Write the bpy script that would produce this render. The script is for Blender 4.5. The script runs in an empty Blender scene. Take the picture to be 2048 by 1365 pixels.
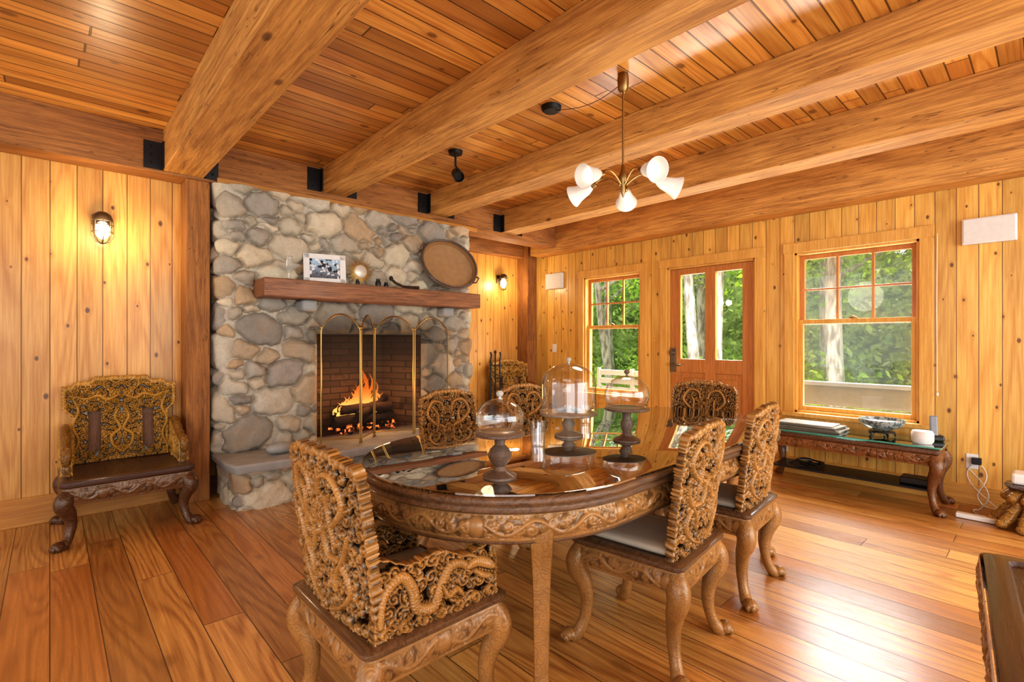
import bpy, math, random
import numpy as np
from mathutils import Vector, Matrix
random.seed(3)
D=bpy.data; S=bpy.context.scene; COL=S.collection
def lin(c):
    o=[]
    for v in c:
        v/=255.0
        o.append(v/12.92 if v<=.04045 else ((v+.055)/1.055)**2.4)
    return tuple(o)+(1.0,)
# ---------------------------------------------------------------- materials
class M:
    def __init__(s,name):
        s.m=D.materials.new(name); s.m.use_nodes=True; s.t=s.m.node_tree; s.t.nodes.clear()
        s.out=s.t.nodes.new('ShaderNodeOutputMaterial')
    def set(s,sock,v):
        if isinstance(v,bpy.types.NodeSocket): s.t.links.new(v,sock)
        elif isinstance(v,bpy.types.Node): s.t.links.new(v.outputs[0],sock)
        else:
            if isinstance(v,tuple) and sock.type=='RGBA' and len(v)==3: v=v+(1,)
            sock.default_value=v
    def n(s,typ,ins=None,**p):
        nd=s.t.nodes.new('ShaderNode'+typ)
        for k,v in p.items(): setattr(nd,k,v)
        for k,v in (ins or {}).items(): s.set(nd.inputs[k],v)
        return nd
    def ma(s,op,a,b=0.0,c=None):
        nd=s.n('Math',operation=op); s.set(nd.inputs[0],a); s.set(nd.inputs[1],b)
        if c is not None: s.set(nd.inputs[2],c)
        return nd.outputs[0]
    def mix(s,f,a,b,bl='MIX'):
        nd=s.n('Mix',data_type='RGBA',blend_type=bl); s.set(nd.inputs[0],f); s.set(nd.inputs[6],a); s.set(nd.inputs[7],b)
        return nd.outputs[2]
    def ss(s,v,a,b,c=0.0,d=1.0):
        return s.n('MapRange',{'Value':v,'From Min':a,'From Max':b,'To Min':c,'To Max':d},interpolation_type='SMOOTHSTEP').outputs[0]
    def comb(s,x,y,z):
        return s.n('CombineXYZ',{0:x,1:y,2:z}).outputs[0]
    def noise(s,vec,scale,detail=4,rough=.5,dist=0.0):
        return s.n('TexNoise',{'Vector':vec,'Scale':scale,'Detail':detail,'Roughness':rough,'Distortion':dist}).outputs[0]
    def bump(s,h,st=.3,dist=.01):
        return s.n('Bump',{'Height':h,'Strength':st,'Distance':dist}).outputs[0]
    def pbsdf(s,**k):
        nd=s.n('BsdfPrincipled'); 
        for a,v in k.items(): s.set(nd.inputs[a.replace('_',' ')],v)
        s.t.links.new(nd.outputs[0],s.out.inputs[0]); return nd
    def surf(s,nd): s.t.links.new(nd.outputs[0],s.out.inputs[0])

def xyz(m,world=True):
    v=m.n('NewGeometry').outputs['Position'] if world else m.n('TexCoord').outputs['Object']
    sp=m.n('SeparateXYZ',{0:v}); return sp.outputs[0],sp.outputs[1],sp.outputs[2],v

def plank_mat(name,across,along,width,length,cl,cd,ck,rough=.4,knots=1.0,var=.25,ringf=14,coat=.0,groove=.004,gd=.35,kscale=2.6,cv=None,rw=.55,cr=.14,cvw=.8):
    m=M(name); o=xyz(m); A=o[across]; L=o[along]
    q=m.ma('DIVIDE',A,width); idx=m.ma('FLOOR',q); fr=m.ma('SUBTRACT',q,idx)
    edge=m.ma('MULTIPLY',m.ma('MINIMUM',fr,m.ma('SUBTRACT',1.0,fr)),width)
    r0=m.n('TexWhiteNoise',{'W':idx},noise_dimensions='1D').outputs[0]
    if length:
        lq=m.ma('ADD',m.ma('DIVIDE',L,length),m.ma('MULTIPLY',r0,7.3)); seg=m.ma('FLOOR',lq); lf=m.ma('SUBTRACT',lq,seg)
        le=m.ma('MULTIPLY',m.ma('MINIMUM',lf,m.ma('SUBTRACT',1.0,lf)),length)
        edge=m.ma('MINIMUM',edge,le)
        w=m.n('TexWhiteNoise',{'Vector':m.comb(idx,seg,0.0)},noise_dimensions='3D'); r=w.outputs[0]
    else: r=r0
    r2=m.ma('FRACT',m.ma('MULTIPLY',r,17.3))
    gr=m.ss(edge,groove*.25,groove)
    off=m.ma('MULTIPLY',r,37.0)
    kv=m.n('TexVoronoi',{'Vector':m.comb(m.ma('MULTIPLY',A,1.0),m.ma('MULTIPLY',L,.62),off),'Scale':kscale,'Randomness':1.0},voronoi_dimensions='2D')
    kd=kv.outputs['Distance']
    kr=m.n('SeparateColor',{0:kv.outputs['Color']}).outputs[0]
    ks=m.ma('ADD',.02,m.ma('MULTIPLY',kr,.05))
    kn=m.ma('SUBTRACT',1.0,m.ss(m.ma('DIVIDE',kd,ks),.55,1.25))
    halo=m.ma('SUBTRACT',1.0,m.ss(kd,0.02,.16))
    v=m.comb(A,m.ma('MULTIPLY',L,.085),off)
    n1=m.noise(v,3.2,2,.5,.2)
    ph=m.ma('ADD',m.ma('MULTIPLY',n1,ringf*6.0),m.ma('MULTIPLY',halo,2.0*knots))
    ring=m.ma('POWER',m.ma('ADD',m.ma('MULTIPLY',m.ma('SINE',ph),.5),.5),2.0)
    fine=m.noise(m.comb(A,m.ma('MULTIPLY',L,.03),off),90,4,.65)
    g=m.ma('ADD',m.ma('MULTIPLY',ring,rw),m.ma('MULTIPLY',m.ss(fine,.35,.65),1-rw))
    col=m.mix(g,cl,cd)
    if cv is not None: col=m.mix(m.ma('MULTIPLY',m.ss(r2,.3,1.0),cvw),col,m.mix(m.ma('MULTIPLY',g,.6),cv,tuple(c*.5 for c in cv[:3])+(1,)))
    blot=m.noise(m.comb(A,m.ma('MULTIPLY',L,.4),off),2.2,3)
    br=m.ma('ADD',1.0-var*.5,m.ma('ADD',m.ma('MULTIPLY',r,var),m.ma('MULTIPLY',m.ma('SUBTRACT',blot,.5),.4)))
    col=m.mix(1.0,col,m.comb(br,br,br),'MULTIPLY')
    col=m.mix(m.ma('MULTIPLY',halo,.3*knots),col,cd)
    col=m.mix(m.ma('MULTIPLY',kn,.9*knots),col,ck)
    col=m.mix(m.ma('SUBTRACT',1.0,gr),col,tuple(c*gd for c in cd[:3])+(1,))
    hgt=m.ma('ADD',gr,m.ma('MULTIPLY',g,-.06))
    m.pbsdf(Base_Color=col,Roughness=m.ma('ADD',rough,m.ma('MULTIPLY',g,.08)),Normal=m.bump(hgt,.55,.006),Coat_Weight=coat,Coat_Roughness=cr)
    return m.m

def wood(name,along,cl,cd,rough=.45,world=False,sc=1.0,ringf=10,coat=0.0,knots=0.0,ck=(.05,.02,.01,1)):
    m=M(name); o=xyz(m,world); ax=[0,1,2]; ax.remove(along)
    info=m.n('ObjectInfo').outputs['Random']; off=m.ma('MULTIPLY',info,20.0)
    a=m.ma('ADD',m.ma('MULTIPLY',o[ax[0]],sc),off); b=m.ma('MULTIPLY',o[ax[1]],sc); l=m.ma('MULTIPLY',o[along],.09*sc)
    n1=m.noise(m.comb(a,b,l),3.5,2,.5,.3)
    ring=m.ma('ADD',m.ma('MULTIPLY',m.ma('SINE',m.ma('MULTIPLY',n1,ringf*6.0)),.5),.5)
    fine=m.noise(m.comb(a,b,m.ma('MULTIPLY',l,.5)),60,6,.75)
    bl=m.noise(m.comb(a,b,m.ma('MULTIPLY',l,6.0)),2.2,5,.65)
    g=m.ma('ADD',m.ma('MULTIPLY',ring,.3),m.ma('ADD',m.ma('MULTIPLY',m.ss(fine,.38,.62),.50),m.ma('MULTIPLY',m.ss(bl,.34,.66),.20)))
    col=m.mix(g,cl,cd)
    if knots:
        kv=m.n('TexVoronoi',{'Vector':m.comb(a,b,m.ma('MULTIPLY',o[along],.6)),'Scale':3.0})
        kn=m.ma('SUBTRACT',1.0,m.ss(kv.outputs['Distance'],.04,.1))
        col=m.mix(m.ma('MULTIPLY',kn,knots),col,ck)
        ch=m.noise(m.comb(a,b,m.ma('MULTIPLY',l,.5)),9,3,.55)
        c2=m.noise(m.comb(b,a,m.ma('MULTIPLY',l,.6)),17,3,.55)
        cm=m.ma('SUBTRACT',1.0,m.ss(m.ma('ABSOLUTE',m.ma('SUBTRACT',ch,.47)),.001,.005))
        cm2=m.ma('MULTIPLY',m.ma('SUBTRACT',1.0,m.ss(m.ma('ABSOLUTE',m.ma('SUBTRACT',c2,.52)),.001,.006)),m.ss(bl,.45,.6))
        cm=m.ma('MAXIMUM',cm,cm2)
        col=m.mix(m.ma('MULTIPLY',cm,.7),col,ck)
        g=m.ma('ADD',g,m.ma('MULTIPLY',cm,.8))
    m.pbsdf(Base_Color=col,Roughness=rough,Normal=m.bump(g,.4,-.005),Coat_Weight=coat,Coat_Roughness=.12)
    return m.m

def carved_mat(name,cl,cd,rough=.3,attr=True,bst=.5,con=.6,vs=34.0,coat=.3,hi=.7):
    m=M(name); o=xyz(m,False)
    n1=m.noise(o[3],9,3); n2=m.noise(o[3],220,3,.6)
    base=m.mix(m.ss(n1,.3,.7),cl,tuple(c*.72 for c in cl[:3])+(1,))
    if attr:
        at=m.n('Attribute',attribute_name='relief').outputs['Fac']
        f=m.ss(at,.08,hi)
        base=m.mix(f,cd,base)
        h=m.ma('MULTIPLY',n2,.5)
        nrm=m.bump(h,.3,.002)
    else:
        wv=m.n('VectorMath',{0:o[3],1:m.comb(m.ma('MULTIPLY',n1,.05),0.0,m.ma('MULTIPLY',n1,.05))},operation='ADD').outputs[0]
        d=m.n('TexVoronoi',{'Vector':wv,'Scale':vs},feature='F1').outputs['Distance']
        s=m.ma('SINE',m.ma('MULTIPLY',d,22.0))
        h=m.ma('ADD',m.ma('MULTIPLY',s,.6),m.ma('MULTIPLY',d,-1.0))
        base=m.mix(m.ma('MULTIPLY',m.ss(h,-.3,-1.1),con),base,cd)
        nrm=m.bump(h,bst,.004)
    p=m.pbsdf(Base_Color=base,Roughness=rough,Normal=nrm,Coat_Weight=coat,Coat_Roughness=.16); p.inputs['Specular Tint'].default_value=(1,.84,.62,1)
    return m.m

def plain(name,col,rough=.5,metal=0.0,em=None,es=0.0,spec=.5,nz=.06,nsc=30,coat=0.0):
    m=M(name); o=xyz(m,False)
    n=m.noise(o[3],nsc,3)
    c=m.mix(n,tuple(x*(1+nz) for x in col[:3])+(1,),tuple(x*(1-nz*2) for x in col[:3])+(1,))
    p=m.pbsdf(Base_Color=c,Roughness=rough,Metallic=metal,Coat_Weight=coat); p.inputs['Specular IOR Level'].default_value=spec
    if em: p.inputs['Emission Color'].default_value=em; p.inputs['Emission Strength'].default_value=es
    return m.m

def glass(name,tint=(1,1,1,1),f0=.04,rough=0.0,pw=5.0):
    m=M(name); fc=m.n('LayerWeight',{'Blend':.5}).outputs['Facing']
    fr=m.ma('ADD',f0,m.ma('MULTIPLY',m.ma('POWER',fc,pw),1-f0))
    t=m.n('BsdfTransparent',{'Color':tint}); g=m.n('BsdfGlossy',{'Roughness':rough})
    m.surf(m.n('MixShader',{0:fr,1:t.outputs[0],2:g.outputs[0]})); return m.m

m_wallN=plank_mat('pine_wall',0,2,.142,None,lin((222,168,86)),lin((192,130,56)),lin((88,46,18)),rough=.38,coat=.15,kscale=4.6,gd=.3,var=.32,rw=.42)
m_wallE=plank_mat('pine_wall_windows',1,2,.128,None,lin((224,178,92)),lin((196,140,60)),lin((88,48,18)),rough=.38,coat=.15,kscale=5.4,gd=.36,var=.32,rw=.42)
m_ceil=plank_mat('pine_ceiling',1,0,.105,3.1,lin((230,172,88)),lin((192,126,54)),lin((88,44,16)),rough=.32,knots=.8,var=.45,coat=.3,groove=.006,gd=.18,cr=.25,cv=lin((182,116,50)),cvw=.75)
m_floor=plank_mat('heart_pine_floor',0,1,.165,2.1,lin((226,172,96)),lin((160,102,46)),lin((78,42,16)),rough=.26,knots=.35,var=.5,ringf=26,coat=.6,groove=.0032,gd=.28,kscale=1.6,cv=lin((174,110,50)),rw=.5,cr=.3)
m_beamY=wood('timber_beam',1,lin((226,170,92)),lin((158,104,48)),.6,True,1.3,9,0,.75,lin((80,44,16)))
m_beamX=wood('timber_ledger',0,lin((186,126,64)),lin((122,76,34)),.6,True,1.3,9,0,.7,lin((60,32,14)))
m_post=wood('timber_post',2,lin((180,120,58)),lin((118,72,30)),.7,True,1.6,12,0,.5,lin((62,32,14)))
m_trim=wood('pine_trim',2,lin((226,176,92)),lin((196,140,60)),.4,True,1.2,6)
m_trimH=wood('pine_trim_rail',1,lin((226,176,92)),lin((196,140,60)),.4,True,1.2,6)
m_base=wood('pine_baseboard',0,lin((206,148,70)),lin((170,110,46)),.4,True,1.2,6)
m_door=wood('fir_door',2,lin((202,134,66)),lin((164,100,44)),.35,True,1.6,12,.3)
m_mantel=wood('mantel_timber',0,lin((164,110,70)),lin((88,54,32)),.55,True,1.8,10,.1,.8)
CL,CD=lin((176,126,66)),lin((36,21,11))
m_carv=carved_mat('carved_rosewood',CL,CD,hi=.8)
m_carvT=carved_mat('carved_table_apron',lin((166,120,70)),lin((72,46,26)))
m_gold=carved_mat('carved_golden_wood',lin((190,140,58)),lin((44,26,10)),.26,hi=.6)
m_dark=wood('dark_lacquered_wood',0,lin((88,56,40)),lin((46,30,22)),.2,False,3,10,.35)
m_rim=wood('walnut_rim',0,lin((126,90,58)),lin((76,52,34)),.25,False,3,10,.3)
m_leg=carved_mat('rosewood_leg',lin((170,122,68)),lin((90,56,30)),attr=False,bst=.16,con=.3)
def mk_ttop():
    m=M('table_top_wood'); o=xyz(m,False)
    n=m.noise(m.comb(m.ma('MULTIPLY',o[0],.2),o[1],o[2]),40,4,.6); base=m.mix(n,lin((176,140,104)),lin((120,88,62)))
    r=m.ma('SQRT',m.ma('ADD',m.ma('POWER',m.ma('MAXIMUM',m.ma('SUBTRACT',m.ma('ABSOLUTE',o[0]),.665),0.0),2.0),m.ma('POWER',o[1],2.0)))
    band=m.ma('MULTIPLY',m.ss(r,.40,.41),m.ma('SUBTRACT',1.0,m.ss(r,.52,.53)))
    v=m.n('TexVoronoi',{'Vector':o[3],'Scale':26.0},feature='DISTANCE_TO_EDGE').outputs['Distance']
    s=m.ma('SINE',m.ma('MULTIPLY',m.noise(o[3],12,3),60.0))
    pat=m.ma('MULTIPLY',band,m.ma('MAXIMUM',m.ss(v,.08,.02),m.ss(s,.2,.8,0.0,.5)))
    line=m.ma('MAXIMUM',m.ma('SUBTRACT',1.0,m.ss(m.ma('ABSOLUTE',m.ma('SUBTRACT',r,.395)),.003,.006)),m.ma('SUBTRACT',1.0,m.ss(m.ma('ABSOLUTE',m.ma('SUBTRACT',r,.54)),.003,.006)))
    col=m.mix(m.ma('MULTIPLY',m.ma('MAXIMUM',pat,line),.6),base,lin((62,42,28)))
    m.pbsdf(Base_Color=col,Roughness=.3,Normal=m.bump(pat,-.4,.004)); return m.m
m_ttop=mk_ttop()
m_seat=plain('pale_seat_pad',lin((210,196,174)),.45)
m_glass=glass('clear_glass',(.99,.995,.99,1),.10,pw=2.3)
m_gtop=glass('table_glass',(.95,.97,.96,1),.42,pw=1.4)
m_wglass=glass('window_glass',(.97,.98,.98,1),.03)
m_green=glass('green_edge_glass',(.55,.85,.76,1),.25,pw=2.0)
m_gedge=plain('glass_edge_green',lin((70,150,130)),.15,coat=.5)
m_black=plain('black_iron',lin((26,24,24)),.5,.3)
m_bm=plain('black_plastic',lin((22,22,24)),.35)
m_brass=plain('brass',lin((178,144,84)),.3,1.0)
m_dbrass=plain('antique_brass',lin((150,122,78)),.38,1.0)
m_pewter=plain('pewter',lin((120,110,98)),.35,.9)
m_bronze=plain('bronze_cage',lin((96,78,58)),.4,.7)
m_white=plain('white_plastic',lin((226,224,218)),.45)
m_grill=plain('speaker_cloth',lin((216,212,204)),.8)
m_wstand=wood('stand_wood',0,lin((118,92,72)),lin((68,50,38)),.35,False,6,8,.3)
m_wstand2=wood('pale_stand_wood',0,lin((168,148,126)),lin((116,96,78)),.3,False,6,8,.4)
m_slab=plain('bluestone_slab',lin((158,158,154)),.6,nz=.2,nsc=9)
m_frost=plain('frosted_glass',lin((206,198,188)),.3,em=(1,.92,.8,1),es=.12)
m_bulb=plain('lit_bulb',(1,.9,.7,1),.5,em=(1,.8,.5,1),es=8)
m_bulb2=plain('lit_bulb_white',(1,.9,.8,1),.5,em=(1,.92,.8,1),es=4)
m_char=plain('charred_log',lin((70,48,36)),.9,nz=.5,nsc=25)
m_paper=plain('newsprint',lin((150,144,132)),.85,nz=.2,nsc=14)
m_paper2=plain('newsprint_tan',lin((120,108,90)),.85,nz=.2,nsc=14)
def mk_mesh_screen(name,f,c):
    m=M(name); t=m.n('BsdfTransparent',{'Color':(1,1,1,1)}); d=m.n('BsdfDiffuse',{'Color':c})
    m.surf(m.n('MixShader',{0:f,1:t.outputs[0],2:d.outputs[0]})); return m.m
m_mesh=mk_mesh_screen('fire_screen_mesh',.30,(.03,.028,.025,1))
m_insect=mk_mesh_screen('insect_screen_mesh',.26,(.30,.31,.29,1))
def mk_stone():
    m=M('fieldstone'); c=m.n('Attribute',attribute_name='Col').outputs['Color']; o=xyz(m)
    n=m.noise(o[3],12,8,.75); n2=m.noise(o[3],60,5,.65)
    f=m.ma('ADD',.44,m.ma('ADD',m.ma('MULTIPLY',n,.72),m.ma('MULTIPLY',n2,.38)))
    col=m.mix(1.0,c,m.comb(f,f,f),'MULTIPLY')
    col=m.mix(m.ma('MULTIPLY',m.ss(m.noise(o[3],5,4,.6),.48,.7),.26),col,lin((176,146,108)))
    m.pbsdf(Base_Color=col,Roughness=.85,Normal=m.bump(m.ma('ADD',n,m.ma('MULTIPLY',n2,.5)),.7,.015)); return m.m
m_stone=mk_stone()
def mk_brick():
    m=M('firebrick'); o=xyz(m)
    b=m.n('TexBrick',{'Vector':m.comb(m.ma('ADD',o[0],m.ma('MULTIPLY',o[1],.9)),o[2],0.0),'Color1':lin((140,108,82)),'Color2':lin((104,80,62)),'Mortar':lin((76,66,57)),'Scale':1.0,'Mortar Size':.006,'Brick Width':.2,'Row Height':.065})
    n=m.noise(o[3],5,4); soot=m.ss(o[2],.6,1.2,.12,.78)
    col=m.mix(m.ma('MAXIMUM',soot,m.ma('MULTIPLY',m.ss(n,.42,.68),.7)),b.outputs[0],lin((34,29,25)))
    m.pbsdf(Base_Color=col,Roughness=.9,Normal=m.bump(b.outputs[1],-.5,.01)); return m.m
m_brick=mk_brick()
def mk_flame():
    m=M('flame'); o=xyz(m,False)
    f=m.ss(o[2],.14,.48); fc=m.n('LayerWeight',{'Blend':.4}).outputs['Facing']
    c=m.mix(f,(1,.50,.12,1),(1,.20,.02,1)); e=m.n('Emission',{'Color':c,'Strength':m.ss(f,0.0,1.0,2.0,1.0)})
    t=m.n('BsdfTransparent')
    a=m.ma('MAXIMUM',m.ss(fc,.05,.75),m.ma('MULTIPLY',f,.55)); a=m.ma('MAXIMUM',a,.5)
    m.surf(m.n('MixShader',{0:a,1:e.outputs[0],2:t.outputs[0]})); return m.m
m_flame=mk_flame()
def mk_ember():
    m=M('embers'); o=xyz(m,False); n=m.ss(m.noise(o[3],22,4),.50,.66)
    p=m.pbsdf(Base_Color=m.mix(n,(.02,.015,.012,1),(.4,.08,.02,1)),Roughness=.9)
    p.inputs['Emission Color'].default_value=(1,.2,.04,1); m.set(p.inputs['Emission Strength'],m.ma('MULTIPLY',n,2.0)); return m.m
m_ember=mk_ember()
def mk_wicker():
    m=M('wicker'); o=xyz(m,False)
    w=m.ma('MULTIPLY',m.ma('SINE',m.ma('MULTIPLY',o[0],520.0)),m.ma('SINE',m.ma('MULTIPLY',o[1],520.0)))
    col=m.mix(m.ma('ADD',m.ma('MULTIPLY',m.ss(w,-.5,.6),.35),m.ma('MULTIPLY',m.noise(o[3],18,4),.6)),lin((128,92,56)),lin((192,150,100)))
    m.pbsdf(Base_Color=col,Roughness=.6,Normal=m.bump(w,.5,.002)); return m.m
m_wick=mk_wicker()
def mk_leaf(name,c1,c2):
    m=M(name); o=xyz(m); n=m.noise(o[3],1.3,3)
    col=m.mix(m.ss(n,.35,.65),c1,c2)
    d=m.n('BsdfDiffuse',{'Color':col}); t=m.n('BsdfTranslucent',{'Color':col})
    m.surf(m.n('MixShader',{0:.5,1:d.outputs[0],2:t.outputs[0]})); return m.m
m_leaf=mk_leaf('leaves',lin((100,142,52)),lin((182,210,92)))
m_leaf2=mk_leaf('far_leaves',lin((96,124,64)),lin((174,192,114)))
def mk_bark():
    m=M('bark'); o=xyz(m); n=m.noise(m.comb(o[0],o[1],m.ma('MULTIPLY',o[2],.25)),14,5,.6)
    m.pbsdf(Base_Color=m.mix(m.ss(n,.35,.65),lin((176,170,160)),lin((102,96,86))),Roughness=.9,Normal=m.bump(n,.8,.03)); return m.m
m_bark=mk_bark()
def mk_ground():
    m=M('grass'); o=xyz(m); n=m.noise(o[3],.8,6,.7); n2=m.noise(o[3],30,3)
    m.pbsdf(Base_Color=m.mix(m.ma('MULTIPLY',m.ma('ADD',n,n2),.5),lin((104,136,50)),lin((182,198,110))),Roughness=1.0); return m.m
m_ground=mk_ground()
m_deck=plank_mat('deck_boards',0,1,.14,None,lin((140,134,124)),lin((110,104,94)),lin((90,84,76)),rough=.8,knots=.2)
m_pale=plain('weathered_wood',lin((104,102,96)),.85,nz=.2,nsc=6)
# ---------------------------------------------------------------- mesh helpers
class B:
    def __init__(s): s.v=[];s.f=[];s.mi=[]
    def add(s,v,f,m=0):
        o=len(s.v); s.v+=[tuple(p) for p in v]; s.f+=[tuple(i+o for i in q) for q in f]; s.mi+=[m]*len(f); return s
    def box(s,x0,x1,y0,y1,z0,z1,m=0):
        v=[(x,y,z) for z in (z0,z1) for y in (y0,y1) for x in (x0,x1)]
        return s.add(v,[(0,2,3,1),(4,5,7,6),(0,1,5,4),(2,6,7,3),(0,4,6,2),(1,3,7,5)],m)
    def obox(s,c,sz,R=None,m=0):
        R=R or Matrix.Identity(3); v=[]
        for z in (-.5,.5):
            for y in (-.5,.5):
                for x in (-.5,.5): v.append(Vector(c)+R@Vector((x*sz[0],y*sz[1],z*sz[2])))
        return s.add(v,[(0,2,3,1),(4,5,7,6),(0,1,5,4),(2,6,7,3),(0,4,6,2),(1,3,7,5)],m)
    def ball(s,c,r,nu=14,nv=9,m=0,jit=0):
        if not hasattr(r,'__len__'): r=(r,r,r)
        v=[(c[0],c[1],c[2]-r[2])]
        for j in range(1,nv):
            p=math.pi*j/nv
            for i in range(nu):
                a=2*math.pi*i/nu; k=1+random.uniform(-jit,jit)
                v.append((c[0]+k*r[0]*math.sin(p)*math.cos(a),c[1]+k*r[1]*math.sin(p)*math.sin(a),c[2]-k*r[2]*math.cos(p)))
        v.append((c[0],c[1],c[2]+r[2])); f=[]
        for i in range(nu):
            f.append((0,1+(i+1)%nu,1+i))
            for j in range(nv-2):
                a=1+j*nu; f.append((a+i,a+(i+1)%nu,a+nu+(i+1)%nu,a+nu+i))
            a=1+(nv-2)*nu; f.append((a+i,a+(i+1)%nu,len(v)-1))
        return s.add(v,f,m)
    def tube(s,pts,rad,n=10,m=0,flat=1.0,closed=False):
        P=[Vector(p) for p in pts]; N=len(P)
        if not hasattr(rad,'__len__'): rad=[rad]*N
        T=[]
        for i in range(N):
            a=P[(i-1)%N] if (i>0 or closed) else P[0]; b=P[(i+1)%N] if (i<N-1 or closed) else P[-1]
            t=(b-a); T.append(t.normalized() if t.length>1e-9 else Vector((0,0,1)))
        ref=Vector((0,0,1)) if abs(T[0].z)<.8 else Vector((1,0,0))
        U=(ref-T[0]*ref.dot(T[0])).normalized(); v=[]
        for i in range(N):
            U=(U-T[i]*U.dot(T[i])).normalized(); W=T[i].cross(U)
            for k in range(n):
                a=2*math.pi*k/n; v.append(P[i]+U*math.cos(a)*rad[i]+W*math.sin(a)*rad[i]*flat)
        f=[]
        for i in range(N if closed else N-1):
            for k in range(n):
                a=i*n;b=((i+1)%N)*n; f.append((a+k,a+(k+1)%n,b+(k+1)%n,b+k))
        if not closed: f.append(tuple(range(n))[::-1]); f.append(tuple((N-1)*n+k for k in range(n)))
        return s.add(v,f,m)
    def sqtube(s,pts,rad,n=20,p=4.0,m=0):
        v=[]
        for (x,y,z),r in zip(pts,rad):
            for k in range(n):
                a=2*math.pi*k/n+math.pi/4; ca,sa=math.cos(a-math.pi/4),math.sin(a-math.pi/4)
                q=r/((abs(ca)**p+abs(sa)**p)**(1/p)); v.append((x+q*math.cos(a),y+q*math.sin(a),z))
        N=len(pts); f=[]
        for i in range(N-1):
            for k in range(n): f.append((i*n+k,(i+1)*n+k,(i+1)*n+(k+1)%n,i*n+(k+1)%n))
        f.append(tuple(range(n))); f.append(tuple((N-1)*n+k for k in range(n))[::-1])
        return s.add(v,f,m)
    def lathe(s,prof,c=(0,0,0),n=36,m=0,mat=None,sx=1,sy=1):
        v=[];N=len(prof)
        for r,z in prof:
            for k in range(n):
                a=2*math.pi*k/n; p=Vector((r*math.cos(a)*sx,r*math.sin(a)*sy,z))
                if mat: p=mat@p
                v.append(p+Vector(c))
        f=[]
        for i in range(N-1):
            for k in range(n): f.append((i*n+k,i*n+(k+1)%n,(i+1)*n+(k+1)%n,(i+1)*n+k))
        return s.add(v,f,m)
    def obj(s,name,mat,parent=None,smooth=True,bevel=0.0,loc=None,ang=40,seg=2,attr=None):
        me=D.meshes.new(name); me.from_pydata([tuple(p) for p in s.v],[],s.f)
        mats=mat if isinstance(mat,(list,tuple)) else [mat]
        for q in mats: me.materials.append(q)
        if len(mats)>1: me.polygons.foreach_set('material_index',s.mi)
        me.polygons.foreach_set('use_smooth',[smooth]*len(me.polygons)); me.update()
        if smooth:
            try: me.set_sharp_from_angle(angle=math.radians(ang))
            except Exception: pass
        ob=D.objects.new(name,me); COL.objects.link(ob)
        if parent: ob.parent=parent
        if loc: ob.location=loc
        if bevel:
            b=ob.modifiers.new('Bevel','BEVEL'); b.width=bevel; b.segments=seg; b.limit_method='ANGLE'
        return ob
def tag(o,label,cat,group=None,kind=None):
    o['label']=label; o['category']=cat
    if group: o['group']=group
    if kind: o['kind']=kind
    return o
def struct(o,label=None):
    o['kind']='structure'
    if label: o['label']=label
    return o
def thing(name,label,cat,loc=(0,0,0),rz=0,group=None):
    e=D.objects.new(name,None); e.empty_display_size=.1; COL.objects.link(e); e.location=loc; e.rotation_euler=(0,0,rz)
    return tag(e,label,cat,group)
def copy_thing(root,loc,rz,label=None):
    c=root.copy(); COL.objects.link(c); c.location=loc; c.rotation_euler=(0,0,rz)
    if label: c['label']=label
    def rec(a,b):
        for ch in a.children:
            k=ch.copy(); COL.objects.link(k); k.parent=b; rec(ch,k)
    rec(root,c); return c
def npmesh(name,V,F,mat,parent=None,attr=None,col=None,ang=60):
    me=D.meshes.new(name); me.from_pydata(V.tolist(),[],F.tolist() if hasattr(F,'tolist') else F); me.materials.append(mat)
    me.polygons.foreach_set('use_smooth',[True]*len(me.polygons))
    if attr is not None:
        a=me.attributes.new('relief','FLOAT','POINT'); a.data.foreach_set('value',np.asarray(attr,dtype=np.float32))
    if col is not None:
        a=me.color_attributes.new(name='Col',type='FLOAT_COLOR',domain='POINT'); a.data.foreach_set('color',np.asarray(col,dtype=np.float32).ravel())
    me.update()
    try: me.set_sharp_from_angle(angle=math.radians(ang))
    except Exception: pass
    ob=D.objects.new(name,me); COL.objects.link(ob)
    if parent: ob.parent=parent
    return ob
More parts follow.
